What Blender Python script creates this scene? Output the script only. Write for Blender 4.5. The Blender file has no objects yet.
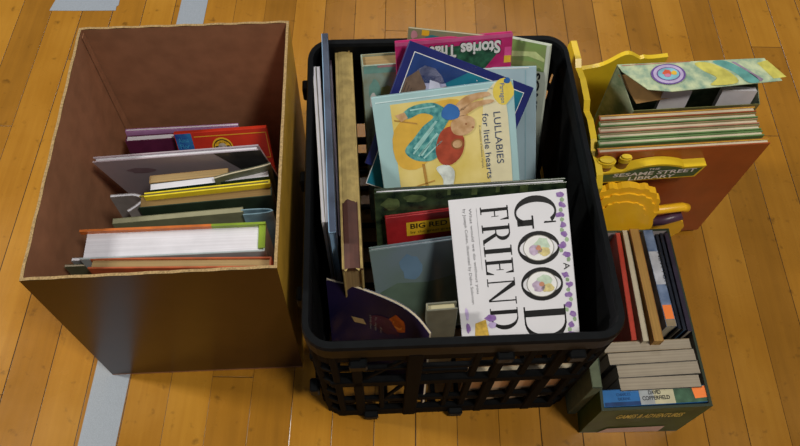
import bpy, bmesh, math, random
from mathutils import Vector, Matrix
random.seed(7)
sc = bpy.context.scene
COL = sc.collection

# ------------------------------------------------------------------ camera
R3 = Matrix(((0.9998, -0.0184, -0.0118), (0.0105, 0.8776, -0.4793), (0.0192, 0.4790, 0.8776)))
CAM = Vector((0, 0, 0.98)); F = 687.0
cd = bpy.data.cameras.new('camera'); cam = bpy.data.objects.new('camera', cd); COL.objects.link(cam)
cam.matrix_world = Matrix.Translation(CAM) @ R3.to_4x4()
cd.sensor_width = 36; cd.lens = F / 800 * 36; cd.clip_start = 0.02
sc.camera = cam

# ------------------------------------------------------------------ world, lights, exposure
w = bpy.data.worlds.new('world'); sc.world = w; w.use_nodes = True
w.node_tree.nodes['Background'].inputs[0].default_value = (0.95, 0.97, 1.0, 1)
w.node_tree.nodes['Background'].inputs[1].default_value = 0.12
def area(name, loc, target, size, power, col):
    l = bpy.data.lights.new(name, 'AREA'); l.shape = 'RECTANGLE'; l.size = size[0]; l.size_y = size[1]
    l.energy = power; l.color = col
    o = bpy.data.objects.new(name, l); COL.objects.link(o); o.location = loc
    o.rotation_euler = (Vector(target) - Vector(loc)).to_track_quat('-Z', 'Y').to_euler()
    return o
area('ceiling_lamp_near', (1.7, -0.95, 4.5), (0, 0.45, 0), (0.7, 0.5), 125, (1.0, 0.94, 0.84))
area('side_lamp', (-4.3, 1.05, 3.5), (0.0, 0.5, 0), (0.6, 0.6), 175, (1.0, 0.95, 0.86))
area('ceiling_lamp_far', (0.6, 4.2, 4.6), (0, 0.5, 0), (1.6, 0.8), 40, (0.96, 0.96, 1.0))
sc.view_settings.view_transform = 'Standard'; sc.view_settings.look = 'None'
sc.view_settings.gamma = 1; sc.view_settings.exposure = 0.0; sc.view_settings.use_curve_mapping = False

# ------------------------------------------------------------------ helpers
def at(px, py, z):
    """world point at height z on the sight line of a measured point of the photograph"""
    d = R3 @ Vector((px - 400, -(py - 223), -F))
    return CAM + d * ((z - CAM.z) / d.z)

def srgb(c):
    if isinstance(c, str):
        c = c.lstrip('#'); c = [int(c[i:i+2], 16) for i in (0, 2, 4)]
    return tuple(((v/255)/12.92 if v/255 <= 0.04045 else ((v/255+0.055)/1.055)**2.4) for v in c) + (1,)

MATS = {}
def mat(name, col, rough=0.5, var=0.12, scale=60, spec=0.5, bump=0.0, col2=None, coat=0.0, ior=0):
    if name in MATS: return MATS[name]
    m = bpy.data.materials.new(name); m.use_nodes = True; MATS[name] = m
    nt = m.node_tree; b = nt.nodes['Principled BSDF']
    b.inputs['Roughness'].default_value = rough
    b.inputs['Specular IOR Level'].default_value = spec
    if ior: b.inputs['IOR'].default_value = ior
    if coat: b.inputs['Coat Weight'].default_value = coat; b.inputs['Coat Roughness'].default_value = 0.12
    tc = nt.nodes.new('ShaderNodeTexCoord'); n = nt.nodes.new('ShaderNodeTexNoise')
    n.inputs['Scale'].default_value = scale; n.inputs['Detail'].default_value = 4
    nt.links.new(tc.outputs['Object'], n.inputs['Vector'])
    r = nt.nodes.new('ShaderNodeValToRGB'); nt.links.new(n.outputs['Fac'], r.inputs[0])
    c = srgb(col)
    a = tuple(v*(1-var) for v in c[:3]) + (1,)
    d = srgb(col2) if col2 else tuple(min(1, v*(1+var)) for v in c[:3]) + (1,)
    r.color_ramp.elements[0].position = 0.35; r.color_ramp.elements[1].position = 0.65
    r.color_ramp.elements[0].color = a; r.color_ramp.elements[1].color = d
    nt.links.new(r.outputs[0], b.inputs['Base Color'])
    if bump:
        bp = nt.nodes.new('ShaderNodeBump'); bp.inputs['Strength'].default_value = bump; bp.inputs['Distance'].default_value = 0.001
        nt.links.new(n.outputs['Fac'], bp.inputs['Height']); nt.links.new(bp.outputs[0], b.inputs['Normal'])
    return m

def pages_mat(name, col, dark=0.82, axis=1):
    """paper block: fine leaf lines across the thickness (object axis)"""
    if name in MATS: return MATS[name]
    m = mat(name, col, 0.85, 0.06, 30, 0.2)
    nt = m.node_tree; b = nt.nodes['Principled BSDF']
    ramp = [n for n in nt.nodes if n.type == 'VALTORGB'][0]
    tc = [n for n in nt.nodes if n.type == 'TEX_COORD'][0]
    mp = nt.nodes.new('ShaderNodeMapping'); s = [6, 6, 6]; s[axis] = 1400
    mp.inputs['Scale'].default_value = s
    n = nt.nodes.new('ShaderNodeTexNoise'); n.inputs['Scale'].default_value = 1; n.inputs['Detail'].default_value = 2
    nt.links.new(tc.outputs['Object'], mp.inputs[0]); nt.links.new(mp.outputs[0], n.inputs['Vector'])
    mr = nt.nodes.new('ShaderNodeMapRange'); mr.inputs[1].default_value = 0.3; mr.inputs[2].default_value = 0.7
    mr.inputs[3].default_value = dark; mr.inputs[4].default_value = 1.05
    nt.links.new(n.outputs['Fac'], mr.inputs[0])
    mx = nt.nodes.new('ShaderNodeMix'); mx.data_type = 'RGBA'; mx.blend_type = 'MULTIPLY'; mx.inputs[0].default_value = 1
    nt.links.new(ramp.outputs[0], mx.inputs[6]); nt.links.new(mr.outputs[0], mx.inputs[7])
    nt.links.new(mx.outputs[2], b.inputs['Base Color'])
    return m

def tag(o, label=None, cat=None, group=None, kind=None):
    if label: o['label'] = label
    if cat: o['category'] = cat
    if group: o['group'] = group
    if kind: o['kind'] = kind
    return o

def empty(name, mw, label, cat, group=None):
    o = bpy.data.objects.new(name, None); COL.objects.link(o); o.matrix_world = mw; o.empty_display_size = 0.02
    return tag(o, label, cat, group)

class MB:
    """collects shapes in one bmesh with material slots"""
    def __init__(s): s.bm = bmesh.new(); s.mats = []
    def mi(s, m):
        if m not in s.mats: s.mats.append(m)
        return s.mats.index(m)
    def box(s, lo, hi, m, bevel=0.0, mw=None, seg=1):
        r = bmesh.ops.create_cube(s.bm, size=1)
        vs = r['verts']
        for v in vs:
            v.co = Vector([lo[i] + (hi[i]-lo[i])*(v.co[i]+0.5) for i in range(3)])
        fs = set(f for v in vs for f in v.link_faces)
        if bevel > 0:
            es = list(set(e for v in vs for e in v.link_edges))
            rr = bmesh.ops.bevel(s.bm, geom=es, offset=bevel, segments=seg, affect='EDGES', profile=0.5)
            fs = set(rr['faces']) | set(f for f in fs if f.is_valid)
            vs = list(set(v for f in fs for v in f.verts))
        i = s.mi(m)
        for f in fs: f.material_index = i
        if mw:
            for v in vs: v.co = mw @ v.co
        return vs
    def poly(s, pts, m):
        vs = [s.bm.verts.new(p) for p in pts]
        f = s.bm.faces.new(vs); f.material_index = s.mi(m); return f
    def prism(s, pts, d, m):
        """closed outline pts (3D) extruded by vector d"""
        d = Vector(d); i = s.mi(m)
        a = [s.bm.verts.new(Vector(p)) for p in pts]; b = [s.bm.verts.new(Vector(p) + d) for p in pts]
        n = len(a)
        fs = [s.bm.faces.new(a), s.bm.faces.new(b[::-1])]
        for k in range(n): fs.append(s.bm.faces.new((a[k], b[k], b[(k+1) % n], a[(k+1) % n])))
        for f in fs: f.material_index = i
    def sheet(s, path, up, th, m, nrm=None):
        """strip following a path of 3D points, raised by up, with thickness th"""
        up = Vector(up); i = s.mi(m); n = len(path); P = [Vector(p) for p in path]
        outs = []
        for k in range(n):
            t = (P[min(k+1, n-1)] - P[max(k-1, 0)]).normalized(); nn = t.cross(up.normalized()).normalized()
            outs.append(nn * th)
        A = [s.bm.verts.new(p) for p in P]; B = [s.bm.verts.new(p + up) for p in P]
        C = [s.bm.verts.new(p + o) for p, o in zip(P, outs)]; D = [s.bm.verts.new(p + o + up) for p, o in zip(P, outs)]
        fs = []
        for k in range(n-1):
            fs += [(A[k], A[k+1], B[k+1], B[k]), (C[k+1], C[k], D[k], D[k+1]), (B[k], B[k+1], D[k+1], D[k]), (A[k+1], A[k], C[k], C[k+1])]
        fs += [(A[0], B[0], D[0], C[0]), (A[-1], C[-1], D[-1], B[-1])]
        for f in fs:
            ff = s.bm.faces.new(f); ff.material_index = i
    def tube(s, path, r, m, n=8, closed=False):
        P = [Vector(p) for p in path]; rings = []; i = s.mi(m); N = len(P)
        for k in range(N):
            if closed: t = P[(k+1) % N] - P[k-1]
            else: t = P[min(k+1, N-1)] - P[max(k-1, 0)]
            q = t.normalized().to_track_quat('Z', 'Y')
            rings.append([s.bm.verts.new(P[k] + q @ Vector((math.cos(a)*r, math.sin(a)*r, 0))) for a in [2*math.pi*j/n for j in range(n)]])
        for k in range(N if closed else N-1):
            a, b = rings[k], rings[(k+1) % N]
            for j in range(n):
                f = s.bm.faces.new((a[j], a[(j+1) % n], b[(j+1) % n], b[j])); f.material_index = i; f.smooth = True
        if not closed:
            for f in (rings[0][::-1], rings[-1]):
                ff = s.bm.faces.new(f); ff.material_index = i
    def build(s, name, parent=None, mw=None, smooth=False, recalc=True):
        if recalc: bmesh.ops.recalc_face_normals(s.bm, faces=s.bm.faces)
        me = bpy.data.meshes.new(name); s.bm.to_mesh(me); s.bm.free()
        for m in s.mats: me.materials.append(m)
        if smooth:
            for p in me.polygons: p.use_smooth = True
        o = bpy.data.objects.new(name, me); COL.objects.link(o)
        if parent: o.parent = parent
        elif mw: o.matrix_world = mw
        return o

_txt = {}
def text_polys(body, bold=0.0):
    """triangles of a string in the built-in face, 1 unit high capitals; returns (list of triangles, width)"""
    key = (body, bold)
    if key in _txt: return _txt[key]
    c = bpy.data.curves.new('t', 'FONT'); c.body = body; c.size = 1.0; c.offset = bold; c.resolution_u = 3
    o = bpy.data.objects.new('t', c); COL.objects.link(o)
    dg = bpy.context.evaluated_depsgraph_get(); me = bpy.data.meshes.new_from_object(o.evaluated_get(dg))
    me.calc_loop_triangles()
    tr = [[(me.vertices[v].co.x, me.vertices[v].co.y) for v in t.vertices] for t in me.loop_triangles]
    xs = [p[0] for t in tr for p in t] or [0, 1]
    x0, x1 = min(xs), max(xs)
    tr = [[((x-x0), y/0.7) for x, y in t] for t in tr]
    bpy.data.objects.remove(o); bpy.data.curves.remove(c); bpy.data.meshes.remove(me)
    _txt[key] = (tr, x1-x0); return _txt[key]

def ell(cx, cy, rx, ry, n=20, rot=0):
    return [(cx + rx*math.cos(a)*math.cos(rot) - ry*math.sin(a)*math.sin(rot), cy + rx*math.cos(a)*math.sin(rot) + ry*math.sin(a)*math.cos(rot)) for a in [2*math.pi*i/n for i in range(n)]]
def blob(cx, cy, rx, ry, seed=0, n=14, j=0.18):
    rr = random.Random(seed)
    return [(cx + rx*math.cos(a)*k, cy + ry*math.sin(a)*k) for a, k in [(2*math.pi*i/n, 1 + rr.uniform(-j, j)) for i in range(n)]]
def smooth(pts, n=4):
    out = []; N = len(pts)
    for i in range(N):
        p0, p1, p2, p3 = pts[i-1], pts[i], pts[(i+1) % N], pts[(i+2) % N]
        for k in range(n):
            t = k/n
            out.append(tuple(0.5*((2*p1[j]) + (p2[j]-p0[j])*t + (2*p0[j]-5*p1[j]+4*p2[j]-p3[j])*t*t + (3*p1[j]-p0[j]-3*p2[j]+p3[j])*t**3) for j in (0, 1)))
    return out
def rect(s0, t0, s1, t1): return [(s0, t0), (s1, t0), (s1, t1), (s0, t1)]

EPS = 0.00022
def put_art(mb, art, fn):
    """art: list of (layer, material, outline[s,t]) or (layer, material, 'T', body, s, t, length, height, direction[, bold]); fn maps (s, t, raise) to 3D"""
    for a in art:
        lay, m = a[0], a[1]
        if a[2] == 'T':
            body, s0, t0, L, H, d = a[3:9]; bold = a[9] if len(a) > 9 else 0.0
            tr, wd = text_polys(body, bold); wd = max(wd, 1e-6)
            for tri in tr:
                pts = []
                for x, y in tri:
                    x = x/wd*L; y = y*H
                    if d == 'R': q = (s0 + x, t0 - y)      # reads to the right, letters up
                    elif d == 'D': q = (s0 + y, t0 + x)    # reads down, letter tops to the right
                    elif d == 'U': q = (s0 - y, t0 - x)    # reads up
                    else: q = (s0 - x, t0 + y)             # upside down
                    pts.append(fn(q[0], q[1], lay*EPS))
                mb.poly(pts, m)
        else:
            mb.poly([fn(s, t, lay*EPS) for s, t in a[2]], m)

def place(TL, TR, lean=0.0, L=None, h=None):
    """frame of an upright panel from its top corners: returns (matrix at the bottom centre, width)"""
    u = TR - TL; wd = u.length; u.normalize()
    if L is not None:
        up = TL - L; up -= u*up.dot(u); up.normalize()
    else:
        up0 = Vector((0, 0, 1)); up0 -= u*up0.dot(u); up0.normalize(); n0 = u.cross(up0)
        a = math.radians(lean); up = up0*math.cos(a) - n0*math.sin(a)
    n = u.cross(up)
    o = TL + u*(wd/2) - up*h
    M = Matrix(((u.x, -n.x, up.x, o.x), (u.y, -n.y, up.y, o.y), (u.z, -n.z, up.z, o.z), (0, 0, 0, 1)))
    return M, wd

def book(TL, TR, h, t, label, cover, pages, spine='L', lean=0.0, L=None, art=(), top_art=(), bt=0.0022, inset=0.003,
         back=None, group=None, name='book', spine_m=None, cat='book', wd=None, bev=0.0006, extra=None):
    M, W = place(TL, TR, lean, L, h)
    if wd: W = wd
    root = empty(name, M, label, cat, group)
    back = back or cover; sm = spine_m or cover
    x0, x1 = -W/2, W/2
    c = MB()
    c.box((x0, 0, 0), (x1, bt, h), cover, bev)
    c.box((x0, t-bt, 0), (x1, t, h), back, bev)
    g = bt*0.9
    if spine == 'L': c.box((x0, bt*0.5, 0), (x0+bt, t-bt*0.5, h), sm, bev*0.5)
    if spine == 'R': c.box((x1-bt, bt*0.5, 0), (x1, t-bt*0.5, h), sm, bev*0.5)
    if spine == 'T': c.box((x0, bt*0.5, h-bt), (x1, t-bt*0.5, h), sm, bev*0.5)
    if spine == 'B': c.box((x0, bt*0.5, 0), (x1, t-bt*0.5, bt), sm, bev*0.5)
    put_art(c, art, lambda s, q, r: Vector((x0+s, -r, h-q)))
    put_art(c, top_art, lambda s, q, r: Vector((x0+s, t-q, h+r)))
    if extra: extra(c, x0, h, t)
    c.build('cover', root, recalc=False)
    p = MB()
    xa = x0 + (bt if spine == 'L' else inset); xb = x1 - (bt if spine == 'R' else inset)
    za = (bt if spine == 'B' else inset); zb = h - (bt if spine == 'T' else inset)
    p.box((xa, bt, za), (xb, t-bt, zb), pages)
    p.build('pages', root)
    return root

def paperback(*a, **k):
    k.setdefault('bt', 0.0006); k.setdefault('inset', 0.0004); k.setdefault('bev', 0.0001)
    return book(*a, **k)

# ------------------------------------------------------------------ materials of general use
CREAM = pages_mat('paper_cream', '#c9bea4'); TAN = pages_mat('paper_tan', '#a98f63', 0.7); WHITE = pages_mat('paper_white', '#d9d9e2', 0.88)
BROWN_P = pages_mat('paper_brown', '#8d7348', 0.7); GREYP = pages_mat('paper_grey', '#ab9f8c', 0.8)
BLACK = mat('black_ink', '#101012', 0.45, 0.1); INK = mat('grey_ink', '#5a5a60', 0.5, 0.1); WHT = mat('white_print', '#e6e6e6', 0.35, 0.04)
YEL = mat('yellow_print', '#e2b62c', 0.35, 0.08); GOLD = mat('gold_print', '#d9a32c', 0.35, 0.05)
ORANGE = mat('orange_sticker', '#ff8433', 0.5, 0.03)

# ------------------------------------------------------------------ floor: maple strips laid along Y
def floor_material():
    m = bpy.data.materials.new('maple_strips'); m.use_nodes = True; nt = m.node_tree; N = nt.nodes; Lk = nt.links
    b = N['Principled BSDF']
    def node(t, **k):
        n = N.new(t)
        for a, v in k.items(): setattr(n, a, v)
        return n
    def mth(op, a, bb=None, c=None):
        n = node('ShaderNodeMath', operation=op)
        for i, v in enumerate((a, bb, c)):
            if v is None: continue
            if isinstance(v, (int, float)): n.inputs[i].default_value = v
            else: Lk.new(v, n.inputs[i])
        return n.outputs[0]
    tc = node('ShaderNodeTexCoord'); sx = node('ShaderNodeSeparateXYZ'); Lk.new(tc.outputs['Object'], sx.inputs[0])
    X, Y = sx.outputs[0], sx.outputs[1]
    u = mth('DIVIDE', mth('ADD', X, 0.137), 0.0585); iu = mth('FLOOR', u); fu = mth('FRACT', u)
    wn = node('ShaderNodeTexWhiteNoise', noise_dimensions='1D'); Lk.new(iu, wn.inputs['W'])
    v = mth('ADD', mth('DIVIDE', Y, 0.62), mth('MULTIPLY', wn.outputs['Value'], 7.3)); iv = mth('FLOOR', v); fv = mth('FRACT', v)
    cb = node('ShaderNodeCombineXYZ'); Lk.new(iu, cb.inputs[0]); Lk.new(iv, cb.inputs[1])
    wb = node('ShaderNodeTexWhiteNoise', noise_dimensions='2D'); Lk.new(cb.outputs[0], wb.inputs['Vector'])
    # seams
    du = mth('MULTIPLY', mth('MINIMUM', fu, mth('SUBTRACT', 1, fu)), 0.0585)
    dv = mth('MULTIPLY', mth('MINIMUM', fv, mth('SUBTRACT', 1, fv)), 0.62)
    def mr(x, a, bb, c, d):
        n = node('ShaderNodeMapRange'); Lk.new(x, n.inputs[0])
        for i, q in enumerate((a, bb, c, d)): n.inputs[i+1].default_value = q
        return n.outputs[0]
    # some seams open wider than others
    wd = mr(wn.outputs['Value'], 0.0, 1.0, 0.00025, 0.0013)
    seam = mth('MINIMUM', mth('DIVIDE', du, wd), mth('DIVIDE', dv, 0.0007))
    seam = mr(seam, 0.35, 1.0, 0.0, 1.0)
    # grain
    mp = node('ShaderNodeMapping'); mp.inputs['Scale'].default_value = (90, 5, 1); Lk.new(tc.outputs['Object'], mp.inputs[0])
    addv = node('ShaderNodeVectorMath', operation='ADD'); Lk.new(mp.outputs[0], addv.inputs[0])
    sc3 = node('ShaderNodeVectorMath', operation='SCALE'); Lk.new(wb.outputs['Color'], sc3.inputs[0]); sc3.inputs['Scale'].default_value = 40
    Lk.new(sc3.outputs[0], addv.inputs[1])
    g = node('ShaderNodeTexNoise'); g.inputs['Scale'].default_value = 1; g.inputs['Detail'].default_value = 6; g.inputs['Roughness'].default_value = 0.6; g.inputs['Distortion'].default_value = 0.6
    Lk.new(addv.outputs[0], g.inputs['Vector'])
    big = node('ShaderNodeTexNoise'); big.inputs['Scale'].default_value = 7; big.inputs['Detail'].default_value = 5; Lk.new(tc.outputs['Object'], big.inputs['Vector'])
    spk = node('ShaderNodeTexNoise'); spk.inputs['Scale'].default_value = 55; spk.inputs['Detail'].default_value = 3; Lk.new(tc.outputs['Object'], spk.inputs['Vector'])
    ramp = node('ShaderNodeValToRGB'); e = ramp.color_ramp.elements
    e[0].color = srgb('#865a17'); e[1].color = srgb('#bd882c'); e[0].position = 0.0; e[1].position = 1.0
    e2 = ramp.color_ramp.elements.new(0.5); e2.color = srgb('#a4701e')
    fac = mth('ADD', mth('MULTIPLY', wb.outputs['Value'], 0.50), mth('ADD', mth('MULTIPLY', mth('SUBTRACT', g.outputs['Fac'], 0.5), 0.55), mth('MULTIPLY', mth('SUBTRACT', big.outputs['Fac'], 0.25), 0.75)))
    Lk.new(fac, ramp.inputs[0])
    dk = node('ShaderNodeMix', data_type='RGBA', blend_type='MULTIPLY'); dk.inputs[0].default_value = 1
    Lk.new(ramp.outputs[0], dk.inputs[6]); Lk.new(mr(spk.outputs['Fac'], 0.63, 0.76, 1.0, 0.55), dk.inputs[7])
    mx = node('ShaderNodeMix', data_type='RGBA'); Lk.new(seam, mx.inputs[0]); mx.inputs[6].default_value = srgb('#2c1a08'); Lk.new(dk.outputs[2], mx.inputs[7])
    Lk.new(mx.outputs[2], b.inputs['Base Color'])
    Lk.new(mr(big.outputs['Fac'], 0.3, 0.7, 0.20, 0.34), b.inputs['Roughness'])
    b.inputs['Specular IOR Level'].default_value = 0.4
    bp = node('ShaderNodeBump'); bp.inputs['Strength'].default_value = 0.35; bp.inputs['Distance'].default_value = 0.0012
    hh = mth('ADD', seam, mth('MULTIPLY', g.outputs['Fac'], 0.08)); Lk.new(hh, bp.inputs['Height']); Lk.new(bp.outputs[0], b.inputs['Normal'])
    return m
f = MB(); f.box((-4, -3, -0.02), (4, 5, 0), floor_material()); tag(f.build('floor'), kind='structure')

# ------------------------------------------------------------------ tape on the floor
TAPE = mat('cloth_tape', '#98a1ac', 0.42, 0.08, 900, 0.5, 0.3)
def strip(pts, label):
    m = MB(); m.prism([(x, y, 0.0001) for x, y in pts], (0, 0, 0.0005), TAPE)
    return tag(m.build('floor_tape'), label, 'tape')
strip([(-0.4255, 0.05), (-0.3735, 0.05), (-0.3715, 0.5), (-0.367, 1.25), (-0.4185, 1.25), (-0.4215, 0.5)], 'long grey-blue cloth tape running along the boards under the cardboard box')
strip([(-0.668, 0.9875), (-0.62, 0.9885), (-0.5415, 0.9915), (-0.5425, 1.002), (-0.539, 1.006), (-0.541, 1.045), (-0.66, 1.043), (-0.6625, 1.02), (-0.666, 1.0)], 'short grey tape patch lying across the boards beyond the cardboard box')

# ------------------------------------------------------------------ cardboard box
CARD_IN = mat('cardboard_inside', '#a07052', 0.8, 0.10, 40, 0.25)
CARD_FRONT_SHADE = mat('cardboard_front_shade', '#38210f', 0.3, 0.10, 30, 0.38)  # kraft darkened in colour to stand in for shade on the front face
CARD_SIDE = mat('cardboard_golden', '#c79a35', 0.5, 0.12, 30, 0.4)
CARD_EDGE = mat('cardboard_cut_edge', '#a68c62', 0.85, 0.3, 500, 0.2)
def cardboard_box():
    H = 0.33
    top = [at(19, 281, H), at(277, 268, H), at(289, 21, H), at(79, 28, H)]      # front-left, front-right, back-right, back-left
    bot = [at(113, 375, 0), at(303, 367, 0), Vector((-0.142, 0.645, 0)), Vector((-0.405, 0.625, 0))]
    c = sum(bot, Vector())/4
    root = empty('cardboard_box', Matrix.Translation(c), 'open brown cardboard box with a row of books standing inside', 'box')
    th = 0.0033
    def inner(P, k):
        a, b_, d = P[k], P[(k+1) % 4], P[k-1]
        e1 = (b_-a).normalized(); e2 = (d-a).normalized()
        return a + (e1+e2)*th
    ti = [inner(top, k) for k in range(4)]; bi = [inner(bot, k) + Vector((0, 0, th)) for k in range(4)]
    names = ['front_wall', 'side_wall', 'back_wall', 'side_wall']
    for k in range(4):
        j = (k+1) % 4; mb = MB(); N = 24
        def q(A, B_, C, D, m, nu=10):
            for i in range(nu):
                for e in range(nu):
                    g = lambda x, y: A.lerp(B_, x).lerp(D.lerp(C, x), y) - c
                    mb.poly([g(i/nu, e/nu), g((i+1)/nu, e/nu), g((i+1)/nu, (e+1)/nu), g(i/nu, (e+1)/nu)], m)
        outm = CARD_FRONT_SHADE if k in (0,) else CARD_SIDE
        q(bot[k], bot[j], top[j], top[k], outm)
        q(bi[j], bi[k], ti[k], ti[j], CARD_IN)
        # cut edge with the flutes showing and a slightly torn outline
        rr = random.Random(k)
        for i in range(N):
            f0, f1 = i/N, (i+1)/N
            z0 = Vector((0, 0, 0.0006*math.sin(i*1.7)+0.0006)) if i else Vector(); z1 = Vector((0, 0, 0.0006*math.sin((i+1)*1.7)+0.0006)) if i < N-1 else Vector()
            mb.poly([top[k].lerp(top[j], f0)-c+z0, top[k].lerp(top[j], f1)-c+z1, ti[k].lerp(ti[j], f1)-c+z1, ti[k].lerp(ti[j], f0)-c+z0], CARD_EDGE)
        q(bot[k], bi[k], bi[j], bot[j], CARD_IN)
        mb.build(names[k], root)
    # folded seam flap glued inside the far corner
    mb = MB()
    a = ti[3].lerp(ti[0], 0.03); b_ = bi[3].lerp(bi[0], 0.06)
    mb.prism([ti[3]-c+Vector((0.001,-0.001,-0.004)), a-c+Vector((0.001,0,-0.004)), b_-c+Vector((0.001,0,0.002)), bi[3]-c+Vector((0.001,-0.001,0.002))], (0.0012, 0, 0), CARD_IN)
    mb.build('glue_flap', root)
    mb = MB(); mb.prism([p-c+Vector((0, 0, 0.0005)) for p in bot], (0, 0, 0.004), CARD_IN); mb.build('base', root)
cardboard_box()

# ---- books in the cardboard box, from the front wall to the back
G1 = None
def B2(*a, **k): return book(*a, **k)
RUST = mat('rust_cloth', '#b05a35', 0.5, 0.15); GRNGREY = mat('olive_card', '#5c5f48', 0.5, 0.12)
book(at(87, 268.5, 0.280), at(271, 267, 0.280), 0.262, 0.0135, 'thin rust-brown hardback with tan pages, nearest the front wall of the cardboard box', RUST, TAN, 'R', 2)
paperback(at(64, 267, 0.262), at(255, 260, 0.262), 0.252, 0.003, 'thin olive-grey paperback sticking out behind the rust-brown hardback', GRNGREY, GREYP, 'R', 1)
paperback(at(71, 261, 0.266), at(267, 253.5, 0.266), 0.256, 0.004, 'thin pale grey magazine standing against the big white page block', mat('pale_grey_card', '#8e9194', 0.4, 0.1), WHITE, 'R', 1)
GRCOV = mat('lime_cover', '#7f9a2c', 0.35, 0.12); ORCOV = mat('orange_cover', '#c46a2a', 0.4, 0.15)
def thick_extra(c, x0, h, t):
    W = -2*x0
    c.box((x0+W*0.70, t-0.0026, h-0.004), (x0+W, t+0.0004, h+0.0030), GRCOV)
    c.box((x0-0.004, t-0.0026, h-0.004), (x0+W*0.70, t+0.0004, h+0.0030), ORCOV)
    c.box((x0+W-0.008, 0.004, h-0.004), (x0+W, t-0.002, h+0.0008), GRCOV)
book(at(79, 259.5, 0.280), at(265, 251, 0.280), 0.27, 0.036, 'very thick book with a big white page block, orange and green cover', mat('pale_blue_cover', '#a7b4b8', 0.4, 0.08), WHITE, 'R', 0, back=ORCOV, spine_m=GRCOV, extra=thick_extra)
SAGE = mat('sage_card', '#77775a', 0.5, 0.12)
paperback(at(112, 224, 0.262), at(243, 212, 0.262), 0.25, 0.0075, 'grey-green paperback directly behind the very thick white book', SAGE, mat('sage_pages', '#8f8d70', 0.7, 0.1), 'R', 3)

def curled(name, path, up, th, label, cat, inner, outer, art=None, group=None):
    """soft cover book bent along a curve: two covers and a leaf block, path in world XY at the foot"""
    P = [Vector(p) for p in path]; c = sum(P, Vector())/len(P)
    root = empty(name, Matrix.Translation(c), label, cat, group)
    # smooth the path
    Q = []
    for i in range(len(P)-1):
        p0 = P[max(i-1, 0)]; p1 = P[i]; p2 = P[i+1]; p3 = P[min(i+2, len(P)-1)]
        for k in range(6):
            t = k/6
            Q.append(0.5*((2*p1) + (p2-p0)*t + (2*p0-5*p1+4*p2-p3)*t*t + (3*p1-p0-3*p2+p3)*t**3) - c)
    Q.append(P[-1]-c)
    n = []
    for k in range(len(Q)):
        t = (Q[min(k+1, len(Q)-1)]-Q[max(k-1, 0)]).normalized(); n.append(t.cross(Vector(up).normalized()).normalized())
    ct = 0.0006
    m = MB(); m.sheet(Q, up, -ct, outer); m.sheet([q+nn*(th+ct) for q, nn in zip(Q, n)], up, -ct, outer)
    if art:
        D = [0.0]
        for a_, b_ in zip(Q, Q[1:]): D.append(D[-1] + (b_-a_).length)
        upn = Vector(up).normalized(); HH = Vector(up).length
        def on(s_, t_, r_):
            k = 0
            while k < len(Q)-2 and D[k+1] < s_: k += 1
            f_ = (s_-D[k])/(D[k+1]-D[k]); return Q[k].lerp(Q[k+1], f_) + upn*(HH-t_) + n[k]*(0.0004+r_)
        put_art(m, art, on)
    m.build('cover', root, recalc=False)
    m = MB(); m.sheet([q-nn*ct for q, nn in zip(Q, n)], Vector(up)*0.997, th+2*ct, inner); m.build('pages', root)
    return root
def up_from(h, lean, yaw=0):
    a = math.radians(lean); return Vector((math.sin(a)*math.sin(yaw), math.sin(a)*math.cos(yaw), math.cos(a)))*h
def path_at(pts, z, up):
    return [at(x, y, z) - up for x, y in pts]

up = up_from(0.25, 2)
curled('magazine', path_at([(243, 215), (256, 214), (268, 212.5), (273, 210.5), (269, 208.5), (256, 208.5), (241, 209.5)], 0.262, up), up, -0.0014,
       'soft magazine bent into a loop behind the very thick white book', 'magazine', WHITE, mat('blue_white_cover', '#7f9fae', 0.3, 0.3, 50))
DKG = mat('dark_green_cover', '#2a3a2c', 0.4, 0.2); YCOV = mat('bright_yellow_cover', '#e6d22c', 0.35, 0.1)
book(at(138, 208, 0.262), at(272, 195.5, 0.262), 0.25, 0.018, 'thick brown-paged book with dark green front, behind the grey-green paperback', DKG, BROWN_P, 'R', 2, back=mat('yellow_back', '#c9b52c', 0.35, 0.1), bt=0.0015, inset=0.002)
paperback(at(144, 197, 0.268), at(270, 183.5, 0.268), 0.256, 0.006, 'thin bright yellow book standing behind the brown-paged book', YCOV, pages_mat('paper_yellowish', '#6d6438'), 'R', 3, bt=0.0018)
up = up_from(0.245, 2)
curled('magazine', path_at([(110, 197.5), (122, 196.5), (134, 196), (141, 199), (136, 204), (127, 210)], 0.258, up), up, -0.004,
       'pale magazine with curling corner at the end of the bright yellow book', 'magazine', WHITE, mat('mauve_grey_cover', '#8b8482', 0.35, 0.12))
NAVYG = mat('navy_green_cover', '#1c2f3c', 0.35, 0.35, 25, col2='#244033')
paperback(at(150, 190.5, 0.262), at(269, 176.5, 0.262), 0.25, 0.010, 'white-paged paperback with dark blue-green front, behind the bright yellow book', NAVYG, WHITE, 'R', 4)
curled('magazine', path_at([(214, 179), (232, 174), (250, 170), (264, 166.5), (271, 164)], 0.272, up), up, -0.0035,
       'wavy grey magazine rising behind the white-paged paperback beside the lilac cover', 'magazine', CREAM, mat('grey_green_cover', '#5a6152', 0.4, 0.2))
book(at(149, 183, 0.262), at(228, 175, 0.262), 0.25, 0.012, 'small tan book leaning against the big lilac-grey cover', mat('tan_card', '#a08052', 0.6, 0.12), TAN, 'L', 8, bt=0.0012, inset=0.0006)
LILAC = mat('lilac_cover', '#c2b2bc', 0.3, 0.12, 12, col2='#a59ea8')
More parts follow.
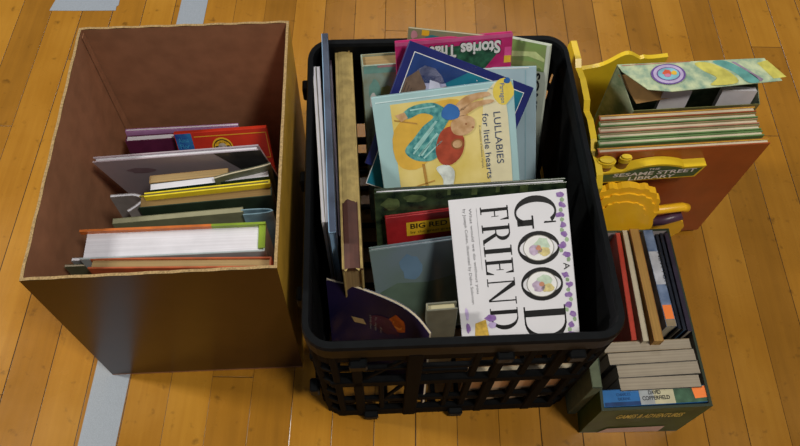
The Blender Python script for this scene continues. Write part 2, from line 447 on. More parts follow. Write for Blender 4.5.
book(at(92, 162.5, 0.262), at(258, 150, 0.290), 0.235, 0.008, 'large lilac-grey picture book leaning back behind the small tan book', LILAC, WHITE, 'B', L=at(138, 199, 0.150), bt=0.002,
     art=[(1, mat('dark_grey_wash', '#3a3a3c', 0.3, 0.3, 40), [(0.155, 0.0), (0.214, 0.0), (0.214, 0.14), (0.185, 0.07)]),
          (1, mat('mauve_wash', '#8c7680', 0.3, 0.2, 40), blob(0.09, 0.06, 0.028, 0.012, 3)), (1, mat('mauve_wash', '#8c7680'), blob(0.05, 0.03, 0.018, 0.007, 5))])
REDC = mat('glossy_red', '#c2331f', 0.22, 0.08, 30); BLUEC = mat('glossy_blue', '#1f3f9c', 0.25, 0.2, 80, col2='#2f78b8')
def red_spine_art():
    W = 0.213; a = []
    g = 0.0016
    a += [(1, BLUEC, rect(0.002, 0.001, 0.037, 0.06)), (2, mat('cyan_script', '#3fa3cf', 0.3), 'T', 'Alma', 0.007, 0.016, 0.022, 0.008, 'R'), (2, mat('cyan_script', '#3fa3cf'), 'T', 'Flor', 0.008, 0.027, 0.02, 0.008, 'R')]
    a += [(1, GOLD, rect(0.042, 0.007, W-0.016, 0.007+g)), (1, GOLD, rect(W-0.016-g, 0.007, W-0.016, 0.052))]
    a += [(1, GOLD, rect(0.042, 0.052, W-0.016, 0.052+g))]
    a += [(1, YEL, ell(0.098, 0.029, 0.0225, 0.0175, 28)), (2, BLACK, ell(0.098, 0.029, 0.0195, 0.0145, 28)), (3, YEL, ell(0.098, 0.029, 0.0175, 0.0125, 28)),
          (4, BLACK, rect(0.0825, 0.026, 0.1135, 0.033)), (5, mat('emblem_grey', '#a8a49a', 0.4, 0.3, 300), ell(0.098, 0.029, 0.0095, 0.008, 20)), (4, BLACK, 'T', 'CURIOUS', 0.086, 0.0225, 0.024, 0.0042, 'R')]
    return a
# the red book: its front leans back, blue block at the end
book(at(173, 134, 0.215), at(266, 127.5, 0.222), 0.20, 0.007, 'glossy red book with thin gold frame, round emblem and blue block', REDC, CREAM, 'T', 22,
     art=[(l, m, [(s*0.205/0.213*0.66, t*0.9) for s, t in o]) if not isinstance(o, str) else (l, m, o, rest[0], rest[1]*0.205/0.213*0.66, rest[2]*0.9, rest[3]*0.635, rest[4]*0.9, rest[5]) for (l, m, o, *rest) in red_spine_art()])
PURP = mat('plum_cover', '#56203f', 0.3, 0.15); LAV = mat('lavender_cover', '#a678a8', 0.3, 0.1)
book(at(125, 141.5, 0.196), at(238, 134.0, 0.196), 0.186, 0.012, 'plum-coloured book with white pages standing behind the glossy red book', PURP, WHITE, 'L', 12, bt=0.0018, inset=0.0012)
paperback(at(125, 131.5, 0.198), at(238, 125.5, 0.198), 0.184, 0.005, 'thin lavender book at the very back of the cardboard box', LAV, WHITE, 'L', 12, bt=0.0012)

# ------------------------------------------------------------------ black milk crate
PLAST = mat('black_plastic', '#0f1113', 0.5, 0.15, 90, 0.5, 0.1, ior=1.2)
WPL = mat('black_plastic_matte', '#0b0c0d', 0.75, 0.15, 90, 0.5, 0.1, ior=1.15)
CR_H = 0.295; CR_W = 0.342; CR_D = 0.424
crM = Matrix.Translation((0.0688, 0.4450, 0)) @ Matrix.Rotation(math.radians(3.2), 4, 'Z')
def rr_path(w, d, r, z, n=6):
    out = []
    for cx, cy, a0 in ((w/2-r, d/2-r, 0), (-w/2+r, d/2-r, 90), (-w/2+r, -d/2+r, 180), (w/2-r, -d/2+r, 270)):
        for k in range(n+1):
            a = math.radians(a0 + 90*k/n); out.append(Vector((cx+r*math.cos(a), cy+r*math.sin(a), z)))
    return out
def loft(mb, rings, m, close=True):
    i = mb.mi(m); V = [[mb.bm.verts.new(p) for p in r] for r in rings]; n = len(V[0])
    K = len(V)
    for a in range(K if close else K-1):
        A, B_ = V[a], V[(a+1) % K]
        for j in range(n):
            f_ = mb.bm.faces.new((A[j], A[(j+1) % n], B_[(j+1) % n], B_[j])); f_.material_index = i; f_.smooth = False
def milk_crate():
    root = empty('milk_crate', crM, 'black plastic milk crate with lattice sides, packed with picture books', 'crate')
    W, D, H = CR_W, CR_D, CR_H
    m = MB()
    # rim: thick rounded lip with an outer skirt
    loft(m, [rr_path(W, D, 0.03, H-0.030), rr_path(W+0.004, D+0.005, 0.032, H-0.027), rr_path(W+0.004, D+0.005, 0.032, H-0.004), rr_path(W+0.001, D+0.001, 0.03, H),
             rr_path(W-0.011, D-0.014, 0.024, H), rr_path(W-0.014, D-0.018, 0.022, H-0.004), rr_path(W-0.014, D-0.018, 0.022, H-0.030)], PLAST)
    m.build('rim', root)
    T = 0.007; wi, di = W-0.014, D-0.014
    def wall(name, L, mat4, verts_x, zs, diag=(), solid=()):
        """lattice wall in its own plane: x along the wall, z up, outer face at y=0, thickness T inward (+y)"""
        b = MB(); top = H-0.026
        for z0, z1, e in zs: b.box((-L/2, 0.001-e, z0), (L/2, T, z1), WPL, 0.0015, mat4)
        for x, w_, z0, z1, e in verts_x: b.box((x-w_/2, -e, z0), (x+w_/2, T, z1), WPL, 0.0015, mat4)
        for (xa, za, xb, zb, w_) in diag:
            dx, dz = xb-xa, zb-za; l = math.hypot(dx, dz); ang = math.atan2(dz, dx)
            b.box((0, 0.0015, -w_/2), (l, T-0.0015, w_/2), WPL, 0.001, mat4 @ Matrix.Translation((xa, 0, za)) @ Matrix.Rotation(-ang, 4, 'Y'))
        return b.build(name, root)
    zs = [(0.0, 0.030, 0.002), (0.062, 0.078, 0.0), (0.150, 0.168, 0.003), (0.205, 0.213, 0.0), (0.240, 0.272, 0.0)]
    def walls(L):
        n = int(round(L/0.046)); vx = []
        for k in range(n+1):
            x = -L/2 + L*k/n
            big = (k % 3 == 0)
            vx.append((x if 0 < k < n else x + (0.007 if k == 0 else -0.007), 0.016 if big else 0.007, 0.0, H-0.026, 0.003 if big else 0.0))
        dg = []
        for k in range(n):
            x0_, x1_ = -L/2 + L*k/n, -L/2 + L*(k+1)/n
            if k % 3 == 1: dg += [(x0_, 0.07, x1_, 0.155, 0.005), (x0_, 0.165, x1_, 0.245, 0.005)]
            if k % 3 == 0: dg += [(x1_, 0.02, x0_, 0.07, 0.005)]
        return vx, dg
    zside = [(0.0, 0.030, 0.002), (0.062, 0.078, 0.0), (0.118, 0.272, 0.0), (0.112, 0.124, 0.003), (0.188, 0.200, 0.003)]
    Mf = Matrix.Translation((0, -D/2, 0)); Mb = Matrix.Rotation(math.pi, 4, 'Z') @ Matrix.Translation((0, -D/2, 0))
    Ml = Matrix.Rotation(-math.pi/2, 4, 'Z') @ Matrix.Translation((0, -W/2, 0)); Mr = Matrix.Rotation(math.pi/2, 4, 'Z') @ Matrix.Translation((0, -W/2, 0))
    vx, dg = walls(W-0.05)
    # the front wall: wide windows as in the photograph
    fx = [(-0.118, 0.012, 0, 0.27, 0.002), (-0.090, 0.007, 0.03, 0.155, 0), (-0.052, 0.018, 0, 0.27, 0.003), (-0.006, 0.007, 0.03, 0.155, 0), (0.018, 0.009, 0.03, 0.27, 0), (0.044, 0.012, 0.0, 0.27, 0.002),
          (0.078, 0.009, 0.03, 0.27, 0), (0.112, 0.014, 0, 0.27, 0.002)]
    fd = [(-0.112, 0.165, -0.058, 0.245, 0.006), (-0.085, 0.075, -0.058, 0.15, 0.005), (-0.045, 0.19, 0.012, 0.19, 0.010)]
    wall('front_wall', W-0.04, Mf, fx, zs, fd)
    wall('back_wall', W-0.04, Mb, vx, [(0.0, 0.030, 0.002), (0.062, 0.078, 0.0), (0.118, 0.272, 0.0)], dg)
    vx, dg = walls(D-0.05)
    wall('side_wall', D-0.04, Ml, vx, zside, dg); wall('side_wall', D-0.04, Mr, vx, zside, dg)
    for sx in (-1, 1):
        for sy in (-1, 1):
            b = MB(); cx, cy = sx*(W/2-0.0285), sy*(D/2-0.0285); a0 = {(1, 1): 0, (-1, 1): 90, (-1, -1): 180, (1, -1): 270}[(sx, sy)]
            arc = [Vector((cx+0.0285*math.cos(math.radians(a0+90*k/6)), cy+0.0285*math.sin(math.radians(a0+90*k/6)), 0)) for k in range(7)]
            for z0, z1, e in zs + [(0.105, 0.118, 0)]:
                b.sheet([p+Vector((0, 0, z0)) for p in arc], (0, 0, z1-z0), -0.006, WPL)
            for k in (0, 3, 6):
                p = arc[k]; q = Vector((cx, cy, 0)) + (p-Vector((cx, cy, 0)))*0.9
                b.box((q.x-0.004, q.y-0.004, 0), (q.x+0.004, q.y+0.004, H-0.026), WPL, 0.001)
            b.build('corner_post', root)
    # grid bottom
    b = MB()
    for k in range(10):
        x = -W/2+0.02 + (W-0.04)*k/9; b.box((x-0.003, -D/2+0.008, 0.004), (x+0.003, D/2-0.008, 0.010), PLAST)
    for k in range(12):
        y = -D/2+0.02 + (D-0.04)*k/11; b.box((-W/2+0.008, y-0.003, 0.003), (W/2-0.008, y+0.003, 0.0095), PLAST)
    b.build('bottom_grid', root)
    for x, y, z in ((-W/2-0.006, 0.165, H-0.045), (-W/2-0.006, 0.02, H-0.045), (-W/2-0.006, -0.135, H-0.045), (-W/2-0.005, -0.195, 0.09), (W/2+0.006, 0.14, H-0.045), (W/2+0.006, -0.14, H-0.045)):
        b = MB(); b.box((x-0.006, y-0.009, z-0.012), (x+0.006, y+0.009, z+0.012), PLAST, 0.002); b.build('stacking_lug', root)
    for x, z in ((-0.115, 0.245), (-0.105, 0.012), (0.045, 0.255), (0.012, 0.012), (0.125, 0.25)):
        b = MB(); b.box((x-0.010, -D/2-0.009, z-0.008), (x+0.010, -D/2+0.002, z+0.008), PLAST, 0.002); b.build('stacking_lug', root)
milk_crate()

# ---- books in the crate
# against the left side, edges up
def side_book(far, near, z, h, t, label, cover, pages, spine='B', lean=0, **k):
    """book parallel to the crate's side, front board facing +x"""
    return book(at(near[0], near[1], z), at(far[0], far[1], z), h, t, label, cover, pages, spine, lean, **k)
GREYW = mat('worn_white_card', '#d2d0c8', 0.5, 0.15, 40)
side_book((315.5, 66), (325, 222), 0.293, 0.278, 0.0038, 'worn white paperback between the crate wall and the pale grey one', GREYW, WHITE, 'B', 0, bt=0.0006, inset=0.0005)
side_book((319.6, 66), (329.3, 222), 0.295, 0.280, 0.0042, 'pale grey paperback standing against the tall light blue book', mat('pale_grey_cover', '#c4c6cc', 0.35, 0.12), WHITE, 'B', 0, bt=0.0006, inset=0.0005)
LBLUE = mat('light_blue_cover', '#a3cdf5', 0.25, 0.12, 30)
side_book((328.0, 33), (336.5, 232), 0.302, 0.287, 0.0088, 'tall light blue picture book standing high beside the old tan hardback', mat('slate_cover', '#3d4658', 0.25, 0.3, 30), LBLUE, 'T', 0, back=LBLUE, spine_m=LBLUE, bt=0.0016)
side_book((331.6, 60), (341.5, 236), 0.274, 0.259, 0.0030, 'thin dark plum book pressed between light blue book and old tan hardback', mat('plum_dark', '#3a2c38', 0.3, 0.25), GREYP, 'T', 0, bt=0.0008)
OLDTAN = mat('old_tan_cloth', '#b09a62', 0.75, 0.18, 90, 0.2, 0.2); OLDBR = mat('red_brown_leather', '#4e2c22', 0.55, 0.2, 60)
def old_spine(c, x0, h, t):
    W = -2*x0
    # rounded spine, the near part red-brown leather with a ragged boundary
    def arc(sx0, sx1, m, r):
        i = c.mi(m); ns = 7; A = []; B_ = []
        for k in range(ns+1):
            a = math.pi*k/ns; y = t/2 - math.cos(a)*(t/2+r); z = h-0.004+math.sin(a)*(0.006+r)
            A.append(c.bm.verts.new((sx0 + 0.004*math.sin(k*2.1), y, z))); B_.append(c.bm.verts.new((sx1, y, z)))
        for k in range(ns):
            f_ = c.bm.faces.new((A[k], A[k+1], B_[k+1], B_[k])); f_.material_index = i
        for E_ in (A, B_):
            try:
                f_ = c.bm.faces.new(E_); f_.material_index = i
            except ValueError: pass
    arc(-W/2, W/2-0.001, OLDTAN, 0.0)
    c_b = 0.26
    arc(-W/2+W*c_b, -W/2-0.0004, OLDBR, 0.0004)
    for k in range(3): # torn cloth at the far end
        c.box((W/2-0.012+0.002*k, 0.003+0.005*k, h-0.002), (W/2-0.001, 0.006+0.005*k, h+0.004-0.001*k), mat('torn_cloth', '#5d4a2c', 0.8), 0.0005)
side_book((352, 46), (363, 268), 0.280, 0.262, 0.0235, 'old tan cloth hardback with torn spine end and red-brown lower cover', OLDTAN, TAN, 'T', 0, spine_m=OLDTAN, extra=old_spine, bt=0.0025)

# the row leaning on the far wall
FLOR = mat('pastel_floral', '#b9c3a8', 0.35, 0.35, 55, col2='#9fb8b0')
TEAL_B = mat('teal_band', '#7fb0a8', 0.35, 0.15)
book(at(362, 66, 0.295), at(410, 62.5, 0.295), 0.275, 0.030, 'thick tan-paged hardback with pastel floral cover, beside the old tan hardback', FLOR, TAN, 'L', 18, back=mat('tan_board', '#8f7a4c', 0.6, 0.15), spine_m=mat('tan_board', '#8f7a4c'),
     art=[(1, TEAL_B, rect(0.002, 0.001, 0.06, 0.012)), (1, TEAL_B, blob(0.016, 0.04, 0.008, 0.02, 4)), (2, WHT, blob(0.013, 0.055, 0.005, 0.014, 8)), (2, mat('rose_band', '#c08a94', 0.4), rect(0.02, 0.001, 0.06, 0.004)), (1, mat('moss_print', '#8d9a62', 0.4), blob(0.03, 0.05, 0.008, 0.02, 9)),
          (2, INK, 'T', 'Stories by the hearth', 0.005, 0.100, 0.06, 0.004, 'D')])
paperback(at(408.5, 28, 0.334), at(485, 36, 0.328), 0.30, 0.004, 'cream and green picture book rising behind the magenta book', mat('cream_scene', '#a89c78', 0.35, 0.3, 60, col2='#77876a'), CREAM, 'L', 20,
     art=[(1, YEL, rect(0.0175, 0.0005, 0.027, 0.008)), (1, mat('teal_print', '#1f7f86', 0.35, 0.1), blob(0.034, 0.013, 0.012, 0.007, 2)), (1, mat('moss_print', '#8d9a62'), blob(0.055, 0.013, 0.012, 0.008, 6)), (1, mat('rose_band', '#c08a94'), blob(0.008, 0.008, 0.004, 0.006, 2))])
MAG = mat('magenta_cover', '#c22f72', 0.28, 0.1); MAG2 = mat('magenta_light', '#cf5f92', 0.28, 0.1)
Wm = (at(513, 33, 0.330)-at(395, 43, 0.326)).length
book(at(395, 43, 0.326), at(513, 33, 0.330), 0.28, 0.007, 'magenta storybook with upside-down white title and pink and yellow sticker', MAG, WHITE, 'L', 22,
     art=[(1, MAG2, rect(0.0, 0.0, Wm, 0.005)), (2, mat('dark_green_scene', '#2c5140', 0.35, 0.4, 80, col2='#3f7a5c'), [(0.03, 0.012), (0.122, 0.010), (0.135, 0.022), (0.105, 0.06), (0.03, 0.08)]),
          (3, BLACK, 'T', 'Stories', Wm-0.0145, 0.0075, 0.054, 0.0185, 'X', 0.03), (3, BLACK, 'T', 'That', Wm-0.072, 0.0085, 0.036, 0.0185, 'X', 0.03),
          (4, WHT, 'T', 'Stories', Wm-0.0155, 0.0085, 0.052, 0.0165, 'X', 0.035), (4, WHT, 'T', 'That', Wm-0.073, 0.0095, 0.034, 0.0165, 'X', 0.035), (4, WHT, 'T', 'Go', Wm-0.112, 0.012, 0.02, 0.014, 'X', 0.035),
          (2, mat('pink_sticker', '#e85aa0', 0.4), rect(Wm-0.010, 0.018, Wm-0.001, 0.030)), (2, mat('yellow_sticker', '#efc23c', 0.4), rect(Wm-0.010, 0.030, Wm-0.001, 0.040)),
          (2, YEL, blob(Wm-0.128, 0.05, 0.01, 0.02, 4))])
SOMG = mat('green_landscape', '#9fb070', 0.35, 0.35, 40, col2='#7fa05a')
book(at(508, 37, 0.312), at(550.5, 45.5, 0.326), 0.27, 0.006, 'tall green and white book with large black title letters beside the rim', mat('white_cover_soft', '#c3cbbd', 0.35, 0.06), WHITE, 'L', 20,
     art=[(1, SOMG, rect(0.001, 0.001, 0.0535, 0.038)), (2, mat('pale_grass', '#bcc98c', 0.4, 0.15), [(0.002, 0.018), (0.04, 0.012), (0.053, 0.02), (0.053, 0.024), (0.03, 0.02), (0.002, 0.026)]), (2, mat('moss_print', '#8d9a62'), [(0.0, 0.03), (0.04, 0.026), (0.053, 0.034), (0.03, 0.033), (0.0, 0.037)]),
          (1, BLACK, 'T', 'SOMETHING', 0.039, 0.040, 0.125, 0.0105, 'D', 0.03)])
PALEB = mat('pale_blue_board', '#a3bcc8', 0.3, 0.08, 20)
book(at(452, 69.5, 0.280), at(536.5, 66.5, 0.300), 0.23, 0.006, 'pale blue picture book between the magenta book and the star-night cover', PALEB, WHITE, 'L', L=at(462, 120, 0.227),
     art=[(1, mat('pale_blue_frame', '#8db0bd', 0.3, 0.05), rect(0.095, 0.004, 0.0965, 0.2)), (1, WHT, rect(0.03, 0.0005, 0.1, 0.0015))])
NAVY = mat('deep_navy', '#232a6b', 0.22, 0.15, 20)
NIGHT = mat('night_teal', '#1f5c86', 0.22, 0.25, 14, col2='#23889a')
def navy_art(W):
    b = 0.010
    a = [(1, WHT, rect(b, b, W-b, 0.19)), (2, NIGHT, rect(b+0.001, b+0.001, W-b-0.001, 0.189)),
         (3, mat('night_deep', '#243f7c', 0.25, 0.25, 20), [(b+0.001, b+0.001), (0.085, b+0.001), (0.06, 0.035), (b+0.001, 0.05)]),
         (3, mat('bed_drape', '#9a97bf', 0.3, 0.2, 60, col2='#b9bede'), [(0.026, 0.043), (0.035, 0.032), (0.052, 0.031), (0.065, 0.038), (0.078, 0.05), (0.08, 0.075), (0.06, 0.09), (0.045, 0.062)]),
         (4, mat('bed_wood', '#6a5648', 0.35, 0.2, 90), [(0.014, 0.06), (0.028, 0.042), (0.048, 0.062), (0.056, 0.095), (0.04, 0.12), (0.014, 0.12)]),
         (4, mat('bed_sheet', '#c9cde4', 0.3, 0.1), [(0.050, 0.050), (0.066, 0.050), (0.078, 0.066), (0.074, 0.085), (0.058, 0.080)]),
         (5, mat('skin_print', '#c48a6e', 0.4), ell(0.0765, 0.057, 0.0045, 0.0045, 12)), (5, mat('hair_print', '#7b4a30', 0.4), ell(0.079, 0.054, 0.004, 0.003, 10))]
    a = a[:3] + [(l, m, [(p*0.82 + 0.000, q*0.80 - 0.004) for p, q in o]) for l, m, o in a[3:]]
    for k in range(7): a.append((5, mat('bed_rail', '#4a3b34', 0.4), [(p*0.82, q*0.80-0.004) for p, q in ((0.017+k*0.005, 0.066+k*0.003), (0.0182+k*0.005, 0.066+k*0.003), (0.0182+k*0.004, 0.12), (0.017+k*0.004, 0.12))]))
    rr = random.Random(3)
    for k in range(22): a.append((4, WHT, ell(rr.uniform(0.075, W-0.02), rr.uniform(0.015, 0.07), 0.0007, 0.0007, 6)))
    return a
P0, P1 = at(410, 40.5, 0.344), at(534, 88, 0.284)
Wn = (P1-P0).length
book(P0, P1, 0.165, 0.006, 'navy picture book with starry night bed scene, tilted corner upward', NAVY, WHITE, 'B', L=at(366, 160, 0.236), art=navy_art(Wn))
LULB = mat('aqua_board', '#a9ccd0', 0.2, 0.05, 20); LULY = mat('butter_yellow', '#e8cf6a', 0.25, 0.12, 18, col2='#efdc92')
def lull_art(W, H):
    CRM = mat('cream_panel', '#e4dcb8', 0.3, 0.05); TC = mat('teal_coat', '#3e8f96', 0.3, 0.25, 150, col2='#6fb4b0'); RD = mat('red_shirt', '#a84a34', 0.3, 0.2, 80); FUR = mat('fawn_fur', '#c99a68', 0.3, 0.2, 80, col2='#d9b48c'); CAPB = mat('cap_blue', '#3a6fb4', 0.3, 0.1)
    x = lambda s: s*W
    y = lambda t: t*0.126
    q = lambda pts: [(x(a), y(b)) for a, b in (pts if len(pts) < 5 else smooth(pts))]
    a = [(1, LULY, q([(0.125, 0.09), (0.93, 0.09), (0.93, 1.35), (0.125, 1.35)])), (2, CRM, q([(0.80, 0.10), (0.935, 0.09), (0.935, 1.35), (0.84, 1.35), (0.75, 0.6), (0.77, 0.3)])),
         (2, mat('gold_wash', '#e0b44a', 0.3, 0.1, 40), q([(0.13, 0.35), (0.35, 0.15), (0.6, 0.12), (0.66, 0.3), (0.5, 0.45), (0.3, 0.75), (0.13, 0.7)])),
         (3, TC, q([(0.20, 0.20), (0.28, 0.13), (0.42, 0.12), (0.50, 0.18), (0.56, 0.24), (0.50, 0.36), (0.44, 0.50), (0.42, 0.66), (0.34, 0.70), (0.24, 0.66), (0.19, 0.56), (0.27, 0.44), (0.34, 0.34), (0.42, 0.26), (0.34, 0.21), (0.24, 0.25)])),
         (4, mat('teal_stripe', '#9fcfcb', 0.3), q([(0.25, 0.55), (0.43, 0.30), (0.445, 0.31), (0.27, 0.57)])), (4, mat('teal_stripe', '#9fcfcb'), q([(0.29, 0.62), (0.43, 0.42), (0.44, 0.43), (0.31, 0.64)])),
         *[(4, mat('teal_stripe', '#9fcfcb'), q([(0.225+0.018*k, 0.585+0.014*k), (0.40+0.012*k, 0.33+0.035*k), (0.407+0.012*k, 0.335+0.035*k), (0.232+0.018*k, 0.60+0.014*k)])) for k in (1, 3, 5)],
         (4, mat('teal_stripe', '#9fcfcb'), q([(0.26, 0.16), (0.44, 0.15), (0.44, 0.165), (0.26, 0.175)])),
         (4, RD, q([(0.46, 0.42), (0.55, 0.38), (0.62, 0.50), (0.60, 0.66), (0.52, 0.76), (0.44, 0.74), (0.41, 0.60)])),
         (5, FUR, q([(0.54, 0.34), (0.62, 0.28), (0.70, 0.32), (0.70, 0.42), (0.63, 0.48), (0.55, 0.45)])), (5, FUR, q([(0.57, 0.20), (0.66, 0.10), (0.80, 0.08), (0.83, 0.12), (0.72, 0.15), (0.62, 0.24)])),
         (5, FUR, q([(0.58, 0.25), (0.70, 0.17), (0.83, 0.16), (0.85, 0.19), (0.74, 0.22), (0.63, 0.29)])), (6, mat('fur_dark', '#9a6238', 0.4), ell(x(0.645), y(0.37), 0.0012, 0.0012, 10)), (6, mat('fur_dark', '#9a6238'), ell(x(0.69), y(0.41), 0.0014, 0.0010, 10)),
         (6, CAPB, q([(0.49, 0.20), (0.54, 0.15), (0.60, 0.20), (0.60, 0.29), (0.53, 0.31), (0.48, 0.27)])), (5, mat('fur_dark', '#9a6238', 0.4), ell(x(0.57), y(0.56), 0.008, 0.007, 12)), (6, FUR, ell(x(0.57), y(0.56), 0.006, 0.005, 12)),
         (4, mat('white_trousers', '#d8e0dc', 0.3, 0.2, 90), q([(0.40, 0.78), (0.48, 0.76), (0.53, 0.84), (0.50, 1.0), (0.44, 1.0), (0.44, 0.9)])),
         (3, mat('twig', '#b58a44', 0.4), q([(0.30, 0.72), (0.32, 0.72), (0.33, 0.98), (0.31, 0.98)])), (3, mat('twig', '#b58a44'), q([(0.24, 0.94), (0.38, 0.90), (0.38, 0.915), (0.24, 0.955)])), (3, mat('twig', '#b58a44'), q([(0.14, 0.24), (0.30, 0.30), (0.30, 0.315), (0.14, 0.255)])),
         (4, FUR, q([(0.15, 0.20), (0.22, 0.18), (0.24, 0.24), (0.19, 0.27)])),
         (3, mat('seal_yellow', '#e6cf5a', 0.3, 0.08), blob(x(0.925), y(0.10), 0.0125, 0.016, 2, 18, 0.07)), (4, mat('seal_blue', '#2f62a8', 0.3), 'T', 'Parragon', x(0.905), y(0.02), 0.024, 0.0055, 'D'), (4, mat('seal_blue', '#2f62a8'), blob(x(0.96), y(0.0), 0.004, 0.004, 4)),
         (4, mat('title_slate', '#3a4a6a', 0.4), 'T', 'LULLABIES', x(0.845), y(0.29), 0.066, 0.0085, 'D'), (4, mat('title_slate', '#3a4a6a'), 'T', 'for little hearts', x(0.765), y(0.29), 0.084, 0.0075, 'D'),
         (4, INK, 'T', 'A collection of bedtime rhymes', x(0.735), y(0.40), 0.055, 0.0022, 'D'),
         (2, mat('crease_highlight', '#d4eaec', 0.15), rect(0.004, 0.0065, W-0.004, 0.0078))]  # pale line paints the gloss highlight along the spine crease
    return a
P0, P1 = at(371, 98, 0.318), at(513, 79.5, 0.336)
Wl = (P1-P0).length
book(P0, P1, 0.185, 0.009, 'aqua nursery book with yellow picture of a bundled rabbit, titled lullabies', LULB, WHITE, 'T', L=at(382, 187, 0.232), art=lull_art(Wl, 0.185))
# dark green tall book in the middle
DGRN = mat('forest_cover', '#26382c', 0.25, 0.5, 70, col2='#3d4e33')
Wf = 0.236
book(at(374, 193.5, 0.262), at(567, 182, 0.266), 0.245, 0.009, 'wide dark green picture book with speckled top, standing mid-crate', DGRN, WHITE, 'B', 16, back=mat('black_green_board', '#16211c', 0.3, 0.2),
     art=[(1, mat('forest_light', '#56653f', 0.3, 0.4, 90), blob(0.02, 0.02, 0.012, 0.01, 3)), (1, mat('forest_light', '#56653f'), blob(0.05, 0.012, 0.014, 0.006, 5)), (1, mat('forest_light', '#56653f'), rect(0.09, 0.001, 0.094, 0.01)), (1, mat('forest_light', '#56653f'), rect(0.12, 0.001, 0.127, 0.012)), (1, mat('forest_light', '#56653f'), rect(0.15, 0.001, 0.155, 0.01)), (1, mat('forest_light', '#56653f'), rect(0.18, 0.001, 0.19, 0.012))])
REDB = mat('barn_red', '#a3262a', 0.25, 0.12)
book(at(385, 218.5, 0.232), at(478, 207, 0.236), 0.20, 0.006, 'red picture book with yellow title plate, in front of the dark green one', REDB, WHITE, 'L', 17,
     art=[(1, YEL, rect(0.026, 0.012, 0.124, 0.036)), (2, BLACK, 'T', 'BIG RED BARN', 0.031, 0.0235, 0.085, 0.0085, 'R', 0.02), (2, BLACK, 'T', 'by the great green meadow', 0.031, 0.032, 0.085, 0.0042, 'R')])
GB = mat('misty_blue', '#7d8f9c', 0.2, 0.15, 10, col2='#6c8078')
book(at(369, 251, 0.214), at(474, 236.5, 0.222), 0.155, 0.008, 'misty grey-blue picture book leaning back below the red book', GB, WHITE, 'R', 24,
     art=[(1, mat('mist_shape', '#6d8ba6', 0.2, 0.1, 20), blob(0.05, 0.035, 0.014, 0.02, 5)), (1, mat('mist_green', '#5f7365', 0.2, 0.15, 20), [(0.002, 0.075), (0.03, 0.06), (0.07, 0.065), (0.12, 0.055), (0.12, 0.15), (0.002, 0.15)])])

# ---- serif lettering for the white cover (letter box 1 x 1, x along the reading direction, y up)
def band(cx, cy, ro, ri, a0, a1, n=18):
    """crescent stroke between two ellipses (outer radii ro, inner radii ri)"""
    A = [math.radians(a0 + (a1-a0)*k/n) for k in range(n+1)]
    return [[(cx+ro[0]*math.cos(A[k]), cy+ro[1]*math.sin(A[k])), (cx+ro[0]*math.cos(A[k+1]), cy+ro[1]*math.sin(A[k+1])),
             (cx+ri[0]*math.cos(A[k+1]), cy+ri[1]*math.sin(A[k+1])), (cx+ri[0]*math.cos(A[k]), cy+ri[1]*math.sin(A[k]))] for k in range(n)]
def rc(x0, y0, x1, y1): return [(x0, y0), (x1, y0), (x1, y1), (x0, y1)]
LET = {
 'O': band(0.5, 0.5, (0.5, 0.5), (0.30, 0.455), 0, 360, 32),
 'G': band(0.5, 0.5, (0.5, 0.5), (0.30, 0.455), 48, 318, 26) + [rc(0.72, 0.05, 0.90, 0.42), rc(0.60, 0.40, 1.0, 0.44), [(0.80, 0.70), (0.86, 0.68), (0.86, 0.97), (0.82, 0.97)]],
 'D': [rc(0.10, 0.0, 0.28, 1.0), rc(0.0, 0.0, 0.5, 0.035), rc(0.0, 0.965, 0.5, 1.0)] + band(0.42, 0.5, (0.56, 0.5), (0.36, 0.46), -90, 90, 20),
 'F': [rc(0.12, 0.0, 0.32, 1.0), rc(0.0, 0.0, 0.48, 0.04), rc(0.0, 0.955, 0.9, 1.0), rc(0.32, 0.49, 0.66, 0.53), rc(0.63, 0.38, 0.67, 0.64), [(0.86, 0.70), (0.90, 0.70), (0.90, 1.0), (0.74, 0.97)]],
 'R': [rc(0.10, 0.0, 0.28, 1.0), rc(0.0, 0.0, 0.40, 0.04), rc(0.0, 0.96, 0.45, 1.0), rc(0.28, 0.47, 0.5, 0.51)] + band(0.42, 0.735, (0.40, 0.265), (0.21, 0.225), -90, 90, 16) + [[(0.42, 0.49), (0.60, 0.49), (0.95, 0.04), (0.76, 0.0)], rc(0.76, 0.0, 1.03, 0.04)],
 'I': [rc(0.28, 0.0, 0.72, 1.0), rc(0.0, 0.0, 1.0, 0.04), rc(0.0, 0.96, 1.0, 1.0)],
 'E': [rc(0.12, 0.0, 0.32, 1.0), rc(0.0, 0.0, 0.9, 0.045), rc(0.0, 0.955, 0.86, 1.0), rc(0.32, 0.49, 0.66, 0.53), rc(0.63, 0.38, 0.67, 0.64), [(0.82, 0.72), (0.86, 0.72), (0.86, 1.0), (0.70, 0.97)], [(0.70, 0.03), (0.90, 0.0), (0.94, 0.28), (0.90, 0.28)]],
 'N': [rc(0.12, 0.0, 0.17, 1.0), rc(0.0, 0.0, 0.30, 0.035), rc(0.0, 0.965, 0.26, 1.0), [(0.10, 1.0), (0.30, 1.0), (0.88, 0.0), (0.80, 0.0)], rc(0.83, 0.0, 0.88, 1.0), rc(0.72, 0.965, 1.0, 1.0)],
}
def serif(layer, m, word, s0, t0, H, boxes):
    """word reading down, letter feet at s0, cap height H; boxes = [(t start, t end)]"""
    out = []
    for ch, (a, b) in zip(word, boxes):
        for pl in LET[ch]: out.append((layer, m, [(s0+y*H, t0+a+(b-a)*x) for x, y in pl]))
    return out
